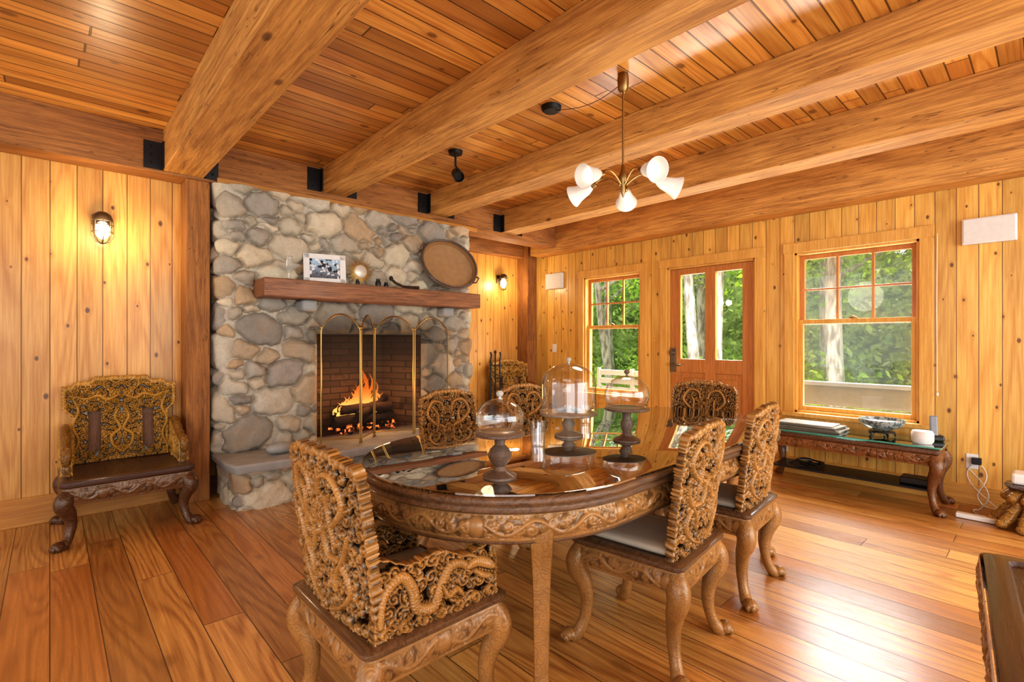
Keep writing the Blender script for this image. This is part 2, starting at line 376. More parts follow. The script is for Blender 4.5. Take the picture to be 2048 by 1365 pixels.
# ---------------------------------------------------------------- carving
def darts(rng,x0,x1,y0,y1,sp,tries=4500):
    P=[]
    for _ in range(tries):
        p=(rng.uniform(x0,x1),rng.uniform(y0,y1))
        if all((p[0]-q[0])**2+(p[1]-q[1])**2>sp*sp for q in P): P.append(p)
    return P
def carve(U,V,ext,seed,sp=.045,curves=(),bg=.85):
    rng=np.random.RandomState(seed); H=np.zeros_like(U)
    for cx,cy in darts(rng,ext[0],ext[1],ext[2],ext[3],sp):
        R=sp*rng.uniform(.62,.85); el=rng.uniform(.8,1.25); an=rng.uniform(0,3.14); dx0=U-cx; dy0=V-cy
        dx=(dx0*math.cos(an)+dy0*math.sin(an))*el; dy=(-dx0*math.sin(an)+dy0*math.cos(an))/el
        r=np.hypot(dx,dy); th=np.arctan2(dy,dx); sg=rng.choice([-1,1])
        env=np.sqrt(np.clip(1-(r/R)**2,0,1))
        if rng.rand()<.65: s=np.clip(.5+.8*np.cos(2*np.pi*r/(R*.6)+sg*th+rng.uniform(0,6)),0,1)
        else: s=.5+.5*np.cos(rng.choice([3,4,5])*th+6*r/R*sg)
        H=np.maximum(H,env**.45*(.3+.7*s)*bg*rng.uniform(.7,1.1))
    for pts,R in curves:
        pts=np.array(pts); d2=(U[...,None]-pts[:,0])**2+(V[...,None]-pts[:,1])**2
        k=d2.argmin(-1); d=np.sqrt(d2.min(-1)); L=np.concatenate([[0],np.cumsum(np.hypot(*np.diff(pts,axis=0).T))]); 
        tt=k/len(pts); Rk=R*(1-.45*np.abs(2*tt-1)**3); t=np.sqrt(np.clip(1-(d/Rk)**2,0,1))
        sc=.86+.14*np.cos(2*np.pi*(L[k]/.009)+(d/Rk)*2.8)*np.cos(d/Rk*5)
        sp_=(d>Rk)&(d<Rk*1.4)&(np.cos(2*np.pi*L[k]/.015)>-.1)
        H=np.where(d<Rk*1.05,np.maximum(H*.1,t*1.3*sc),H); H=np.where(sp_,np.maximum(H,.55),H); H=np.where((d>=Rk*1.05)&(d<Rk*1.2)&~sp_,H*.3,H)
    return H
def curve_pts(fn,n=160): return [fn(i/(n-1)) for i in range(n)]
def cat(P,n=200):
    P=np.array(P,float); m=len(P); Q=[]
    for i in range(m-1):
        p0=P[max(i-1,0)];p1=P[i];p2=P[i+1];p3=P[min(i+2,m-1)]
        for t in np.linspace(0,1,n//(m-1),endpoint=False):
            Q.append(.5*((2*p1)+(-p0+p2)*t+(2*p0-5*p1+4*p2-p3)*t*t+(-p0+3*p1-3*p2+p3)*t**3))
    return Q
def panel(name,W,Hh,hw,top,thick,amp,seed,mat,parent,res=.0045,sp=.045,curves=(),hole=.1,holes=None,bend=0.0,M4=None,sym=True,border=.9,lean=0.0,bot=.05,ext=None,tb=.06,sera=.2):
    ns=int(2*W/res); nv=int(Hh/res)
    s=np.linspace(-1,1,ns)[None,:].repeat(nv,0); v=np.linspace(0,1,nv)[:,None].repeat(ns,1)
    X=s*hw(v); Z=v*top(s)
    U=np.abs(X) if sym else X
    H=carve(U,Z,ext or (0 if sym else -W,W,0,Hh),seed,sp,curves)
    ed=np.clip((np.abs(s)-border)/(1-border),0,1); tp=np.clip((v-1+tb)/tb,0,1)
    ser=.6+sera*np.cos(2*np.pi*Z/.026); serx=.6+sera*np.cos(2*np.pi*X/.026)
    H=np.maximum(H,np.where(ed>0,np.sin(ed*np.pi)*.3+.55*ser,0)); H=np.maximum(H,np.where(tp>0,(.4+.6*serx)*(np.sin(tp*np.pi)*.5+.4),0))
    solid=(ed>0)|(tp>0)|(v<bot)
    hm=(H<hole)&~solid
    if holes is not None: hm|=holes(s,v)
    T=thick/2+amp*H
    bb=bend*(s**2)+lean*v
    N=ns*nv
    A=np.stack([X.ravel(),(T+bb).ravel(),Z.ravel()],1); Bk=np.stack([X.ravel(),(-T+bb).ravel(),Z.ravel()],1)
    idx=np.arange(N).reshape(nv,ns)
    q=np.stack([idx[:-1,:-1],idx[:-1,1:],idx[1:,1:],idx[1:,:-1]],-1)
    keep=~(hm[:-1,:-1]&hm[:-1,1:]&hm[1:,1:]&hm[1:,:-1])
    kq=q[keep]; F=[kq[:,::-1],kq+N]
    kp=np.pad(keep,1)
    for dj,di,a,b in ((-1,0,0,1),(1,0,2,3),(0,-1,3,0),(0,1,1,2)):
        nb=kp[1+dj:kp.shape[0]-1+dj,1+di:kp.shape[1]-1+di]
        qq=q[keep&~nb]
        if len(qq): F.append(np.stack([qq[:,a],qq[:,b],qq[:,b]+N,qq[:,a]+N],1))
    F=np.concatenate(F)
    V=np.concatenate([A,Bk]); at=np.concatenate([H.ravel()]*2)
    used=np.zeros(2*N,bool); used[F.ravel()]=True
    rm=np.cumsum(used)-1; F=rm[F]; V=V[used]; at=at[used]
    if M4 is not None:
        R=np.array(M4.to_3x3()); V=V@R.T+np.array(M4.translation)
    return npmesh(name,V,F,mat,parent,attr=at)
def resample(path,n):
    P=np.array(path+[path[0]]); L=np.concatenate([[0],np.cumsum(np.hypot(*np.diff(P,axis=0).T))]); t=np.linspace(0,L[-1],n,endpoint=False)
    return np.stack([np.interp(t,L,P[:,0]),np.interp(t,L,P[:,1])],1),L[-1]
def strip(name,path,z0,z1,amp,seed,mat,parent,n=None,rows=14,bulge=.01,sp=.05,curves=(),medal=False):
    L=sum(math.dist(path[i],path[(i+1)%len(path)]) for i in range(len(path)))
    n=n or int(L/.0045); P,L=resample(path,n)
    T=np.roll(P,-2,0)-np.roll(P,2,0); T/=np.hypot(T[:,0],T[:,1])[:,None]; Nn=np.stack([T[:,1],-T[:,0]],1)
    u=np.linspace(0,L,n,endpoint=False); v=np.linspace(0,1,rows); U,Vv=np.meshgrid(u,v*(z1-z0)); hh=z1-z0
    H=carve(U,Vv,(0,L,0,hh),seed,sp,curves)
    if medal:
        per=.52; x=(U%per)-per/2; c=hh*(.5+.26*np.sin(U*2*np.pi/.19)); d=np.abs(Vv-c); R=.007
        t=np.sqrt(np.clip(1-(d/R)**2,0,1)); H=H*.9; H=np.where(d<R,t*(.95+.12*np.cos(U*2*np.pi/.01)),H)
        lo=np.exp(-(x/.03)**2); H=np.where(lo>.5,np.maximum(H*.3,.8*np.sqrt(np.clip(1-(x/.026)**2-((Vv-hh*.5)/(hh*.4))**2,0,1))),H)
    e=np.minimum(v,1-v)[:,None]*hh; H=np.where(e<.008,.75,H)
    off=bulge*np.sin(np.pi*v)[:,None]+amp*H
    X=P[None,:,0]+Nn[None,:,0]*off; Y=P[None,:,1]+Nn[None,:,1]*off; Z=(z0+v*(z1-z0))[:,None]+0*U
    idx=np.arange(rows*n).reshape(rows,n); nx=np.roll(idx,-1,1)
    F=np.stack([idx[:-1],nx[:-1],nx[1:],idx[1:]],-1).reshape(-1,4)
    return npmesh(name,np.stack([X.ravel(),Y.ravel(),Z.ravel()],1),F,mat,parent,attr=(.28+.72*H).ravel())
def rrect(hx,hy,r,n=6,cx=0,cy=0):
    p=[]
    for (sx,sy,a0) in ((1,-1,-90),(1,1,0),(-1,1,90),(-1,-1,180)):
        for i in range(n+1):
            a=math.radians(a0+90*i/n); p.append((cx+sx*(hx-r)+r*math.cos(a),cy+sy*(hy-r)+r*math.sin(a)))
    return p
def stadium(x0,x1,r,n=40,e=1.0):
    p=[]
    for i in range(n+1):
        a=math.radians(-90+180*i/n); p.append((x1+r*e*math.cos(a),r*math.sin(a)))
    for i in range(n+1):
        a=math.radians(90+180*i/n); p.append((x0+r*e*math.cos(a),r*math.sin(a)))
    return p
def loft(b,fn,prof,m=0,cap=True):
    rings=[fn(o) for o,z in prof]; n=len(rings[0]); v=[]
    for (o,z),rg in zip(prof,rings): v+=[(x,y,z) for x,y in rg]
    f=[]
    for i in range(len(prof)-1):
        for k in range(n): f.append((i*n+k,i*n+(k+1)%n,(i+1)*n+(k+1)%n,(i+1)*n+k))
    if cap: f.append(tuple(range(n))[::-1]); f.append(tuple((len(prof)-1)*n+k for k in range(n)))
    b.add(v,f,m); return b
def cab_leg(parent,x,y,h,mat,k=1.0,name='leg'):
    b=B(); dx=1 if x>0 else -1; dy=1 if y>0 else -1; n=22; pts=[];rad=[]
    for i in range(n+1):
        t=i/n
        o=.018*math.sin(min(t/.35,1)*math.pi) + (-.012*math.sin((t-.35)/.5*math.pi) if .35<t<.85 else 0)+ (.03*((t-.8)/.2)**2 if t>.8 else 0)
        r=np.interp(t,[0,.12,.25,.5,.78,.9,.97,1],[.036,.042,.038,.027,.021,.023,.027,.021])
        pts.append((x+dx*o*k,y+dy*o*k,h*(1-t)+.006)); rad.append(r*k)
    b.tube(pts,rad,12)
    fx,fy=pts[-1][0]+dx*.008*k,pts[-1][1]+dy*.008*k
    b.ball((fx,fy,.024*k),(.03*k,.03*k,.024*k))
    for a in (-50,0,50):
        A=math.atan2(dy,dx)+math.radians(a); b.ball((fx+.022*k*math.cos(A),fy+.022*k*math.sin(A),.017*k),(.013*k,.013*k,.017*k),8,6)
    b.ball((x+dx*.03*k,y+dy*.03*k,h*.86),(.018*k,.018*k,.03*k),10,7)
    b.ball((x+dx*.034*k,y+dy*.02*k,h*.78),(.012*k,.012*k,.02*k),8,6)
    b.ball((x+dx*.02*k,y+dy*.034*k,h*.78),(.012*k,.012*k,.02*k),8,6)
    return b.obj(name,mat,parent)
# ================================================================ CAMERA
H0=1.25; yaw=math.atan(.924)
cam=D.cameras.new('camera'); co=D.objects.new('camera',cam); COL.objects.link(co); S.camera=co
cam.sensor_width=36; cam.lens=36*1000/2048; co.location=(0,0,H0); co.rotation_euler=(math.pi/2,0,-yaw); cam.clip_start=.02
# ================================================================ ROOM
YF=4.72; XW=5.18; YA=5.30; ZC=2.82
b=B(); b.box(-3.2,5.3,-3.2,5.42,-.12,0); struct(b.obj('floor',m_floor,smooth=False),'wide orange heart pine plank floor')
b=B(); b.box(-3.2,5.75,-3.2,5.9,ZC,ZC+.15); struct(b.obj('ceiling',m_ceil,smooth=False),'varnished tongue and groove pine ceiling')
b=B(); b.box(-3.2,.92,YF,YF+.12,0,ZC); struct(b.obj('wall_north',m_wallN,smooth=False),'knotty pine plank wall')
b=B(); b.box(.82,.90,YF+.12,YA,0,ZC); struct(b.obj('wall_return',m_wallN,smooth=False),'short return wall behind the fireplace')
b=B(); b.box(.82,XW+.14,YA,YA+.12,0,ZC); struct(b.obj('wall_alcove',m_wallN,smooth=False),'knotty pine plank wall beside the fireplace')
W1=(3.34,4.20,.58,2.08); W2=(.735,1.66,.58,2.08); DR=(2.02,2.99,0,2.08)
b=B(); x0,x1=XW,XW+.14
b.box(x0,x1,-3.2,W2[0],0,ZC); b.box(x0,x1,W2[1],DR[0],0,ZC); b.box(x0,x1,DR[1],W1[0],0,ZC); b.box(x0,x1,W1[1],YA,0,ZC)
for w in (W1,W2): b.box(x0,x1,w[0],w[1],0,w[2]); b.box(x0,x1,w[0],w[1],w[3],ZC)
b.box(x0,x1,DR[0],DR[1],2.08,ZC)
struct(b.obj('wall_east',m_wallE,smooth=False),'knotty pine plank wall with windows and door')
b=B(); b.box(-3.2,.76,YF-.022,YF,0,.19); struct(b.obj('baseboard_north',m_base,bevel=.004,smooth=False))
b=B(); b.box(XW-.02,XW,-3.2,DR[0]-.09,0,.15); b.box(XW-.02,XW,DR[1]+.09,YA-.24,0,.15); struct(b.obj('baseboard_east',m_trimH,bevel=.004,smooth=False))
def window(i,w,screen):
    y0,y1,z0,z1=w; e=D.objects.new('window_%d'%i,None); COL.objects.link(e); e.location=(XW,(y0+y1)/2,z0); struct(e,'double hung pine window with divided upper sash')
    W=(y1-y0)/2; Hh=z1-z0; t=.085
    b=B(); b.box(-.025,0,-W-t,-W,-.1,Hh+t); b.box(-.025,0,W,W+t,-.1,Hh+t); b.box(-.03,0,-W-t-.01,W+t+.01,Hh,Hh+t+.01); b.box(-.06,.03,-W-t-.01,W+t+.01,-.035,0); b.box(-.022,0,-W-t,W+t,-.12,-.035)
    b.obj('casing',m_trim,e,False,.003)
    b=B(); b.box(0,.14,-W,-W+.02,0,Hh); b.box(0,.14,W-.02,W,0,Hh); b.box(0,.14,-W,W,Hh-.02,Hh); b.box(0,.14,-W,W,0,.02); b.obj('jamb',m_trim,e,False,.002)
    mid=.845
    def sash(x,za,zb,name,grid):
        b=B(); r=.04; a=-W+.02; c=W-.02
        b.box(x,x+.035,a,a+r,za,zb); b.box(x,x+.035,c-r,c,za,zb); b.box(x,x+.035,a+r,c-r,za,za+r); b.box(x,x+.035,a+r,c-r,zb-r,zb)
        if grid:
            iw=(c-a-2*r)
            for k in (1,2): y=a+r+iw*k/3; b.box(x+.004,x+.031,y-.009,y+.009,za+r,zb-r)
            zm=(za+zb)/2; b.box(x+.005,x+.03,a+r,c-r,zm-.009,zm+.009)
        s=b.obj(name,m_trim if not grid else m_door,e,False,.002)
        g=B(); g.box(x+.015,x+.019,a+r,c-r,za+r,zb-r); g.obj('glass_pane',m_wglass,s,False)
    sash(.075,mid-.02,Hh-.02,'sash',True); sash(.035,.02,mid+.025,'sash',False)
    if screen:
        b=B(); b.add([(.125,-W+.02,.02),(.125,W-.02,.02),(.125,W-.02,Hh-.02),(.125,-W+.02,Hh-.02)],[(0,1,2,3)]); b.obj('insect_screen',m_insect,e,False)
    b=B(); b.tube([(.03,-.03,mid+.03),(.02,0,mid+.045),(.03,.03,mid+.03)],.006,8); b.ball((.03,0,mid+.03),(.012,.02,.01)); b.obj('sash_lock',m_brass,e)
window(1,W1,False); window(2,W2,True)
e=D.objects.new('door_1',None); COL.objects.link(e); e.location=(XW,(DR[0]+DR[1])/2,0); struct(e,'fir entry door with two tall glass lites')
W=(DR[1]-DR[0])/2; t=.085
b=B(); b.box(-.025,0,-W-t,-W,0,2.08+t); b.box(-.025,0,W,W+t,0,2.08+t); b.box(-.03,0,-W-t-.01,W+t+.01,2.08,2.08+t+.01); b.box(0,.14,-W,-W+.02,0,2.08); b.box(0,.14,W-.02,W,0,2.08); b.box(0,.14,-W,W,2.06,2.08); b.obj('casing',m_trim,e,False,.003)
b=B(); X0,X1=.03,.075; a,c=-W+.022,W-.022; L=[(2.162-2.505,2.444-2.505),(2.56-2.505,2.846-2.505)]
b.box(X0,X1,a,L[0][0],.01,2.058); b.box(X0,X1,L[0][1],L[1][0],.01,2.058); b.box(X0,X1,L[1][1],c,.01,2.058)
for l in L: b.box(X0,X1,l[0],l[1],1.99,2.058); b.box(X0,X1,l[0],l[1],.9,1.05); b.box(X0,X1,l[0],l[1],.01,.2); b.box(X0+.015,X1-.015,l[0],l[1],.2,.9); b.box(X0+.004,X1-.01,l[0]+.05,l[1]-.05,.26,.84)
dl=b.obj('door_leaf',m_door,e,False,.004)
b=B()
for l in L: b.box(.05,.054,l[0],l[1],1.05,1.99)
b.obj('glass_pane',m_wglass,dl,False)
b=B(); y=.425; b.box(.014,.03,y-.03,y+.03,.90,1.17); b.tube([(.02,y,.985),(-.025,y,.985),(-.04,y-.02,.985),(-.04,y-.12,.98)],[.014,.014,.013,.010],10); b.lathe([(0,.03),(.026,.03),(.028,0)],(.012,y,1.12),16,mat=Matrix.Rotation(-math.pi/2,3,'Y').to_4x4()); b.obj('door_handle',m_pewter,dl,bevel=.002)
LY=4.50
def beam(x0,x1,y0,y1,z0,z1,mat,label,bev=.004):
    b=B(); b.box(x0,x1,y0,y1,z0,z1); o=b.obj('ceiling_beam',mat,None,False,bev,seg=1); tag(o,label,'beam','exposed ceiling timbers'); return o
BE=[(.62,.88,2.52),(1.80,2.04,2.60),(2.94,3.18,2.60),(3.98,4.22,2.555)]
for i,(a,c,z) in enumerate(BE): beam(a,c,-3.1,LY,z,ZC,m_beamY,['massive rough-sawn ceiling beam beside the fireplace corner','honey-stained exposed ceiling beam','honey-stained exposed ceiling beam','honey-stained exposed ceiling beam'][i])
beam(4.95,XW,-3.1,4.98,2.44,ZC,m_beamY,'timber beam running along the top of the window wall')
beam(-3.1,4.94,LY,YF,2.50,ZC,m_beamX,'dark ledger timber across the top of the fireplace wall')
b=B(); b.box(.97,3.6,LY-.025,LY,2.50,2.545); struct(b.obj('trim_1',m_base,smooth=False,bevel=.005))
def post(x0,x1,y0,y1,z1,label):
    b=B(); b.box(x0,x1,y0,y1,0,z1); tag(b.obj('timber_post',m_post,None,False,.008),label,'post')
post(.765,.925,4.50,YF-.001,2.499,'rough dark-stained timber post beside the stone fireplace')
post(5.0,XW-.001,5.08,YA-.001,ZC-.001,'timber post standing in the room corner')
b=B(); b.box(3.48,5.0,5.16,YA,2.44,2.62); struct(b.obj('trim_2',m_beamX,smooth=False,bevel=.008))
for i,(a,c,z) in enumerate(BE):
    e=thing('beam_hanger','black steel beam hanger bolted to the ledger timber','bracket',((a+c)/2,LY,z),0,'black steel beam hangers')
    w=(c-a)/2; b=B(); P=[(-w-.12,.0),(w+.10,.0),(w+.10,-.012),(w+.012,-.012),(w+.012,-.06),(w+.002,-.06),(w+.002,-.004),(-w-.002,-.004),(-w-.002,-.06),(-w-.012,-.06),(-w-.012,-.012),(-w-.12,-.012)]
    z0_,z1_=.0,.20; n_=len(P); b.add([(x,y,z0_) for x,y in P]+[(x,y,z1_) for x,y in P],[tuple(range(n_)),tuple(range(n_,2*n_))[::-1]]+[(k,(k+1)%n_,n_+(k+1)%n_,n_+k) for k in range(n_)])
    for sx in (-w-.08,w+.06):
        for z2 in (.04,.10,.16): b.ball((sx,-.014,z2),(.01,.008,.01),8,6)
    b.obj('bracket_plate',m_black,e,False)
# ================================================================ FIREPLACE
FP=thing('fireplace','fieldstone fireplace with raised hearth and burning fire','fireplace',(2.2,4.42,0))
def wrap_path(x0,x1,yb,yf,r):
    pts=[(x0,yb)]; 
    for i in range(7): a=math.radians(180+90*i/6); pts.append((x0+r+r*math.cos(a),yf+r+r*math.sin(a)))
    for i in range(7): a=math.radians(270+90*i/6); pts.append((x1-r+r*math.cos(a),yf+r+r*math.sin(a)))
    pts.append((x1,yb)); return np.array(pts)
PAL=[lin(c)[:3] for c in ((196,182,158),(174,164,146),(204,190,164),(162,154,140),(206,194,168),(184,164,136),(168,160,146),(198,188,168),(154,146,134),(180,170,150),(180,156,124))]
def stones(name,x0,x1,yb,yf,r,z0,z1,seed,parent,hole=None,sp=.19,depth=.085):
    P=wrap_path(x0,x1,yb,yf,r); Ls=np.concatenate([[0],np.cumsum(np.hypot(*np.diff(P,axis=0).T))]); Lt=Ls[-1]
    res=.0078; n=int(Lt/res); nv=max(4,int((z1-z0)/res)); t=np.linspace(0,Lt,n)
    X=np.interp(t,Ls,P[:,0]); Y=np.interp(t,Ls,P[:,1]); T=np.stack([np.gradient(X),np.gradient(Y)],1); T/=np.hypot(T[:,0],T[:,1])[:,None]
    k=np.ones(9)/9; T=np.stack([np.convolve(np.pad(T[:,i],4,'edge'),k,'valid') for i in (0,1)],1); T/=np.hypot(T[:,0],T[:,1])[:,None]
    Nx,Ny=T[:,1],-T[:,0]
    corner=1-np.clip(4*np.abs(Nx*Ny),0,1)*.4
    corner=np.where(np.abs(Nx)>.9,.7,corner)
    z=np.linspace(z0,z1,nv); U,Z=np.meshgrid(t,z)
    rng=np.random.RandomState(seed); pts=[]
    for s0,tries in ((1.35,140),(1.0,700),(.72,3000),(.42,9000)):
        for _ in range(tries):
            p=(rng.uniform(-.1,Lt+.1),rng.uniform(z0-.06,z1+.06)); s=sp*s0*rng.uniform(.88,1.1)
            if all(((p[0]-q[0])*.85)**2+((p[1]-q[1])*1.12)**2>((s+q[2])*.52)**2 for q in pts): pts.append((p[0],p[1],s))
    Q=np.array(pts)
    wx=U+.008*np.sin(Z*31+U*11)+.004*np.sin(Z*61+2)+.001*np.sin(U*90+Z*110); wz=Z+.008*np.sin(U*29+Z*13)+.004*np.sin(U*65+1)+.001*np.sin(U*103-Z*87)
    flat=np.stack([wx.ravel(),wz.ravel()],1); f1=np.full(len(flat),9.);f2=np.full(len(flat),9.);id1=np.zeros(len(flat),int)
    ang=rng.uniform(-.5,.5,len(Q)); asp=rng.uniform(.85,1.2,len(Q)); pw=rng.uniform(2.0,2.7,len(Q))
    for i,(a,c,s) in enumerate(Q):
        dx=flat[:,0]-a;dy=flat[:,1]-c; ca,sa=math.cos(ang[i]),math.sin(ang[i]); ex=np.abs((dx*ca+dy*sa)/asp[i]*.88); ey=np.abs((-dx*sa+dy*ca)*asp[i]*1.1)
        d=(ex**pw[i]+ey**pw[i])**(1/pw[i])-s*.5
        c1=d<f1; f2=np.where(c1,f1,np.minimum(f2,d)); id1=np.where(c1,i,id1); f1=np.where(c1,d,f1)
    g=np.minimum(f2-f1,(.036-f1)*1.5)
    gap=.012; h=np.clip((g-gap)/.11,0,1); h=np.sqrt(np.clip(1-(1-h)**2.2,0,1))
    stone=np.clip((g-gap*.7)/.006,0,1)
    prot=rng.uniform(.6,1.05,len(Q))[id1]; tl=rng.uniform(-.2,.2,(len(Q),2))
    tilt=((flat[:,0]-Q[id1,0])*tl[id1,0]+(flat[:,1]-Q[id1,1])*tl[id1,1])
    n3=.004*np.sin(flat[:,0]*45+id1)*np.sin(flat[:,1]*40+id1*2)+.001*np.sin(flat[:,0]*120+id1)*np.sin(flat[:,1]*110+id1*2)
    mz=.004*np.sin(flat[:,0]*90)*np.sin(flat[:,1]*80)
    disp=(.004+stone*.006+mz*(1-stone)+h*(depth*prot*.8+tilt+n3)).reshape(nv,n)*corner[None]
    colr=np.array(PAL)[rng.randint(0,len(PAL),len(Q))]*rng.uniform(.84,1.08,(len(Q),1)); mort=np.array(lin((192,182,164))[:3])
    c=mort[None]*(1-stone[:,None])+colr[id1]*stone[:,None]
    XX=X[None]+0*U; 
    if hole:
        hx0,hx1,hz=hole; onf=(np.abs(Y-yf)<.002)[None]&np.ones_like(U,bool)
        dd=np.maximum(np.maximum(hx0-XX,XX-hx1),Z-hz); inside=(dd<0)&onf
        fade=np.where(onf,np.clip(dd/.035,0,1),1); fade=np.sqrt(fade); disp=disp*fade
        soot=np.where(onf&(Z>hz-.1),np.exp(-np.clip(dd,0,9)/.14)*.7,0).ravel()[:,None]; c=c*(1-soot)
    V=np.stack([(XX+Nx[None]*disp).ravel(),(Y[None]+0*U+Ny[None]*disp).ravel(),Z.ravel()],1)
    idx=np.arange(nv*n).reshape(nv,n); q=np.stack([idx[:-1,:-1],idx[:-1,1:],idx[1:,1:],idx[1:,:-1]],-1)
    keep=np.ones(q.shape[:2],bool)
    if hole: keep=~(inside[:-1,:-1]&inside[:-1,1:]&inside[1:,1:]&inside[1:,:-1])
    V-=np.array(parent.location)
    return npmesh(name,V,q[keep],m_stone,parent,col=np.concatenate([c,np.ones((len(c),1))],1))
HX0,HX1,HZ=1.74,2.83,1.32
stones('chimney_breast',.99,3.46,YA-.02,4.455,.06,.30,2.497,12,FP,(HX0,HX1,HZ))
stones('hearth',1.02,3.93,4.6,4.04,.05,0,.305,8,FP,sp=.18,depth=.06)
P0=FP.location
def L3(o): o.location=(-P0[0],-P0[1],-P0[2]); return o
b=B(); prof=[(0,.300),(.012,.295),(.02,.31),(.024,.345),(.014,.36),(-.01,.363)]
def slabp(o):
    base=[(.965,4.62),(.96,4.1),(.985,3.95),(1.5,3.92),(2.0,3.935),(2.6,3.92),(3.2,3.935),(3.88,3.925),(3.96,4.02),(3.96,4.62)]
    cx,cy=2.45,4.3; return [(x+(o if x>cx else -o),y+(o if y>cy else -o)) for x,y in base]
loft(b,slabp,prof); L3(b.obj('hearth_slab',m_slab,FP,ang=25))
b=B(); fy=4.475; bx0,bx1,by=1.9,2.67,5.0
v=[(HX0-.03,fy,.35),(HX1+.03,fy,.35),(bx1,by,.35),(bx0,by,.35),(HX0-.03,fy,HZ+.03),(HX1+.03,fy,HZ+.03),(bx1,by,HZ+.03),(bx0,by,HZ+.03)]
b.add(v,[(0,1,2,3),(0,3,7,4),(3,2,6,7),(2,1,5,6),(4,7,6,5)]); L3(b.obj('firebox',m_brick,FP,smooth=False))
b=B(); b.box(1.22,3.38,4.15,4.46,1.60,1.75); mo=L3(b.obj('mantel',m_mantel,FP,False,.01))
for x0 in (1.55,2.98):
    b=B(); b.box(x0,x0+.13,4.25,4.45,1.50,1.60); L3(b.obj('mantel_corbel',m_slab,FP,True,.03,seg=3))
FR=thing('fire_grate','black iron grate with burning logs','fire grate',(2.28,4.66,.36))
b=B()
for x in np.linspace(-.24,.24,7): b.tube([(x,-.15,.12),(x,-.14,.07),(x,.14,.07),(x,.15,.13)],.008,8)
b.tube([(-.27,-.1,.065),(.27,-.1,.065)],.009,8); b.tube([(-.27,.1,.065),(.27,.1,.065)],.009,8)
for x in (-.24,.24):
    for y in (-.1,.1): b.tube([(x,y,.065),(x,y,.002)],.009,8)
b.obj('grate',m_black,FR)
def log(a,c,r):
    b=B(); pts=[Vector(a).lerp(Vector(c),t)+Vector((0,random.uniform(-.008,.008),random.uniform(-.008,.008))) for t in np.linspace(0,1,9)]
    b.tube(pts,[r*random.uniform(.88,1.1) for _ in pts],12); return b.obj('log',m_char,FR)
log((-.33,-.08,.125),(.30,-.05,.13),.055); log((-.26,.07,.14),(.32,.06,.145),.055); log((-.25,-.03,.225),(.26,-.09,.235),.05); log((-.12,-.16,.17),(.3,.1,.30),.04)
b=B()
for _ in range(60): b.ball((random.uniform(-.3,.3),random.uniform(-.16,.14),random.uniform(.02,.09)),(random.uniform(.018,.034),)*3,8,6,jit=.12)
eb=b.obj('embers',m_ember,FR); eb['kind']='stuff'
b=B(); random.seed(31)
for i in range(60):
    x=random.uniform(-.28,.26); y=random.uniform(-.05,.12); near=math.exp(-((x-.05)/.17)**2); h=random.uniform(.07,.17)+.29*near*random.uniform(.3,1); r=random.uniform(.018,.028)*(1+.4*near); ph=random.uniform(0,6)
    pts=[];rad=[]
    for k in range(18):
        t=k/17; pts.append((x+.055*t*math.sin(ph+t*6)+(.12-x)*.2*t,y+.03*t*math.cos(ph+t*4),.17+h*t)); rad.append(r*(math.sin(math.pi*min(t*.85+.15,1)))**.8*(1-t*.75)*(1+.3*math.sin(t*12+ph))+.0004)
    b.tube(pts,rad,10,flat=.45)
b.obj('flame',m_flame,FR)
fpl=D.lights.new('fire_glow','POINT'); fpl.energy=9; fpl.color=(1,.5,.18); fpl.shadow_soft_size=.12; lo=D.objects.new('fire_glow',fpl); COL.objects.link(lo); lo.location=(2.3,4.5,.85)
sp=[(1.69,4.27),(2.0,4.14),(2.22,4.33),(2.56,4.18),(3.05,4.31)]
SC=thing('fire_screen','folding four-panel brass fire screen with arched tops','fire screen',(2.3,4.22,.363))
for i in range(4):
    a=Vector((sp[i][0]-2.3,sp[i][1]-4.25,0)); c=Vector((sp[i+1][0]-2.3,sp[i+1][1]-4.25,0)); w=(c-a).length; h=.98; hc=1.12
    e=D.objects.new('screen_panel',None); COL.objects.link(e); e.parent=SC; e.location=a; e.rotation_euler=(0,0,math.atan2(c.y-a.y,c.x-a.x))
    x0,x1=.009,w-.009; arc=[(x0,0,.02),(x0,0,h)]
    for k in range(1,16):
        t=k/16; arc.append((x0+(x1-x0)*t,0,h+(hc-h)*math.sin(math.pi*t)**.75))
    arc+=[(x1,0,h),(x1,0,.02)]
    b=B(); b.tube(arc,.0062,8); b.tube([(x0,0,.04),(x1,0,.04)],.005,8); b.ball((x0,0,.01),.010); b.ball((x1,0,.01),.010); b.ball((x0,0,h+.02),(.008,.008,.014)); b.ball((x1,0,h+.02),(.008,.008,.014)); b.obj('brass_frame',m_brass,e)
    b=B(); pp=[(x0,0,.04),(x1,0,.04)]+[p for p in arc[::-1][1:-1]]; b.add(pp,[tuple(range(len(pp)))]); b.obj('mesh_screen',m_mesh,e,False)
FT=thing('fire_tool_set','black iron fireplace tool set on stand','fireplace tools',(3.74,4.33,.363))
b=B(); b.lathe([(0,0),(.1,0),(.1,.012),(.03,.02),(.012,.04)],n=24); b.tube([(0,0,.02),(0,0,.74)],.009,8); b.ball((0,0,.76),(.016,.016,.022))
for a in range(4): b.tube([(0,0,.6),(.06*math.cos(a*1.57),.06*math.sin(a*1.57),.61),(.075*math.cos(a*1.57),.075*math.sin(a*1.57),.63)],.005,6)
b.obj('stand',m_black,FT)
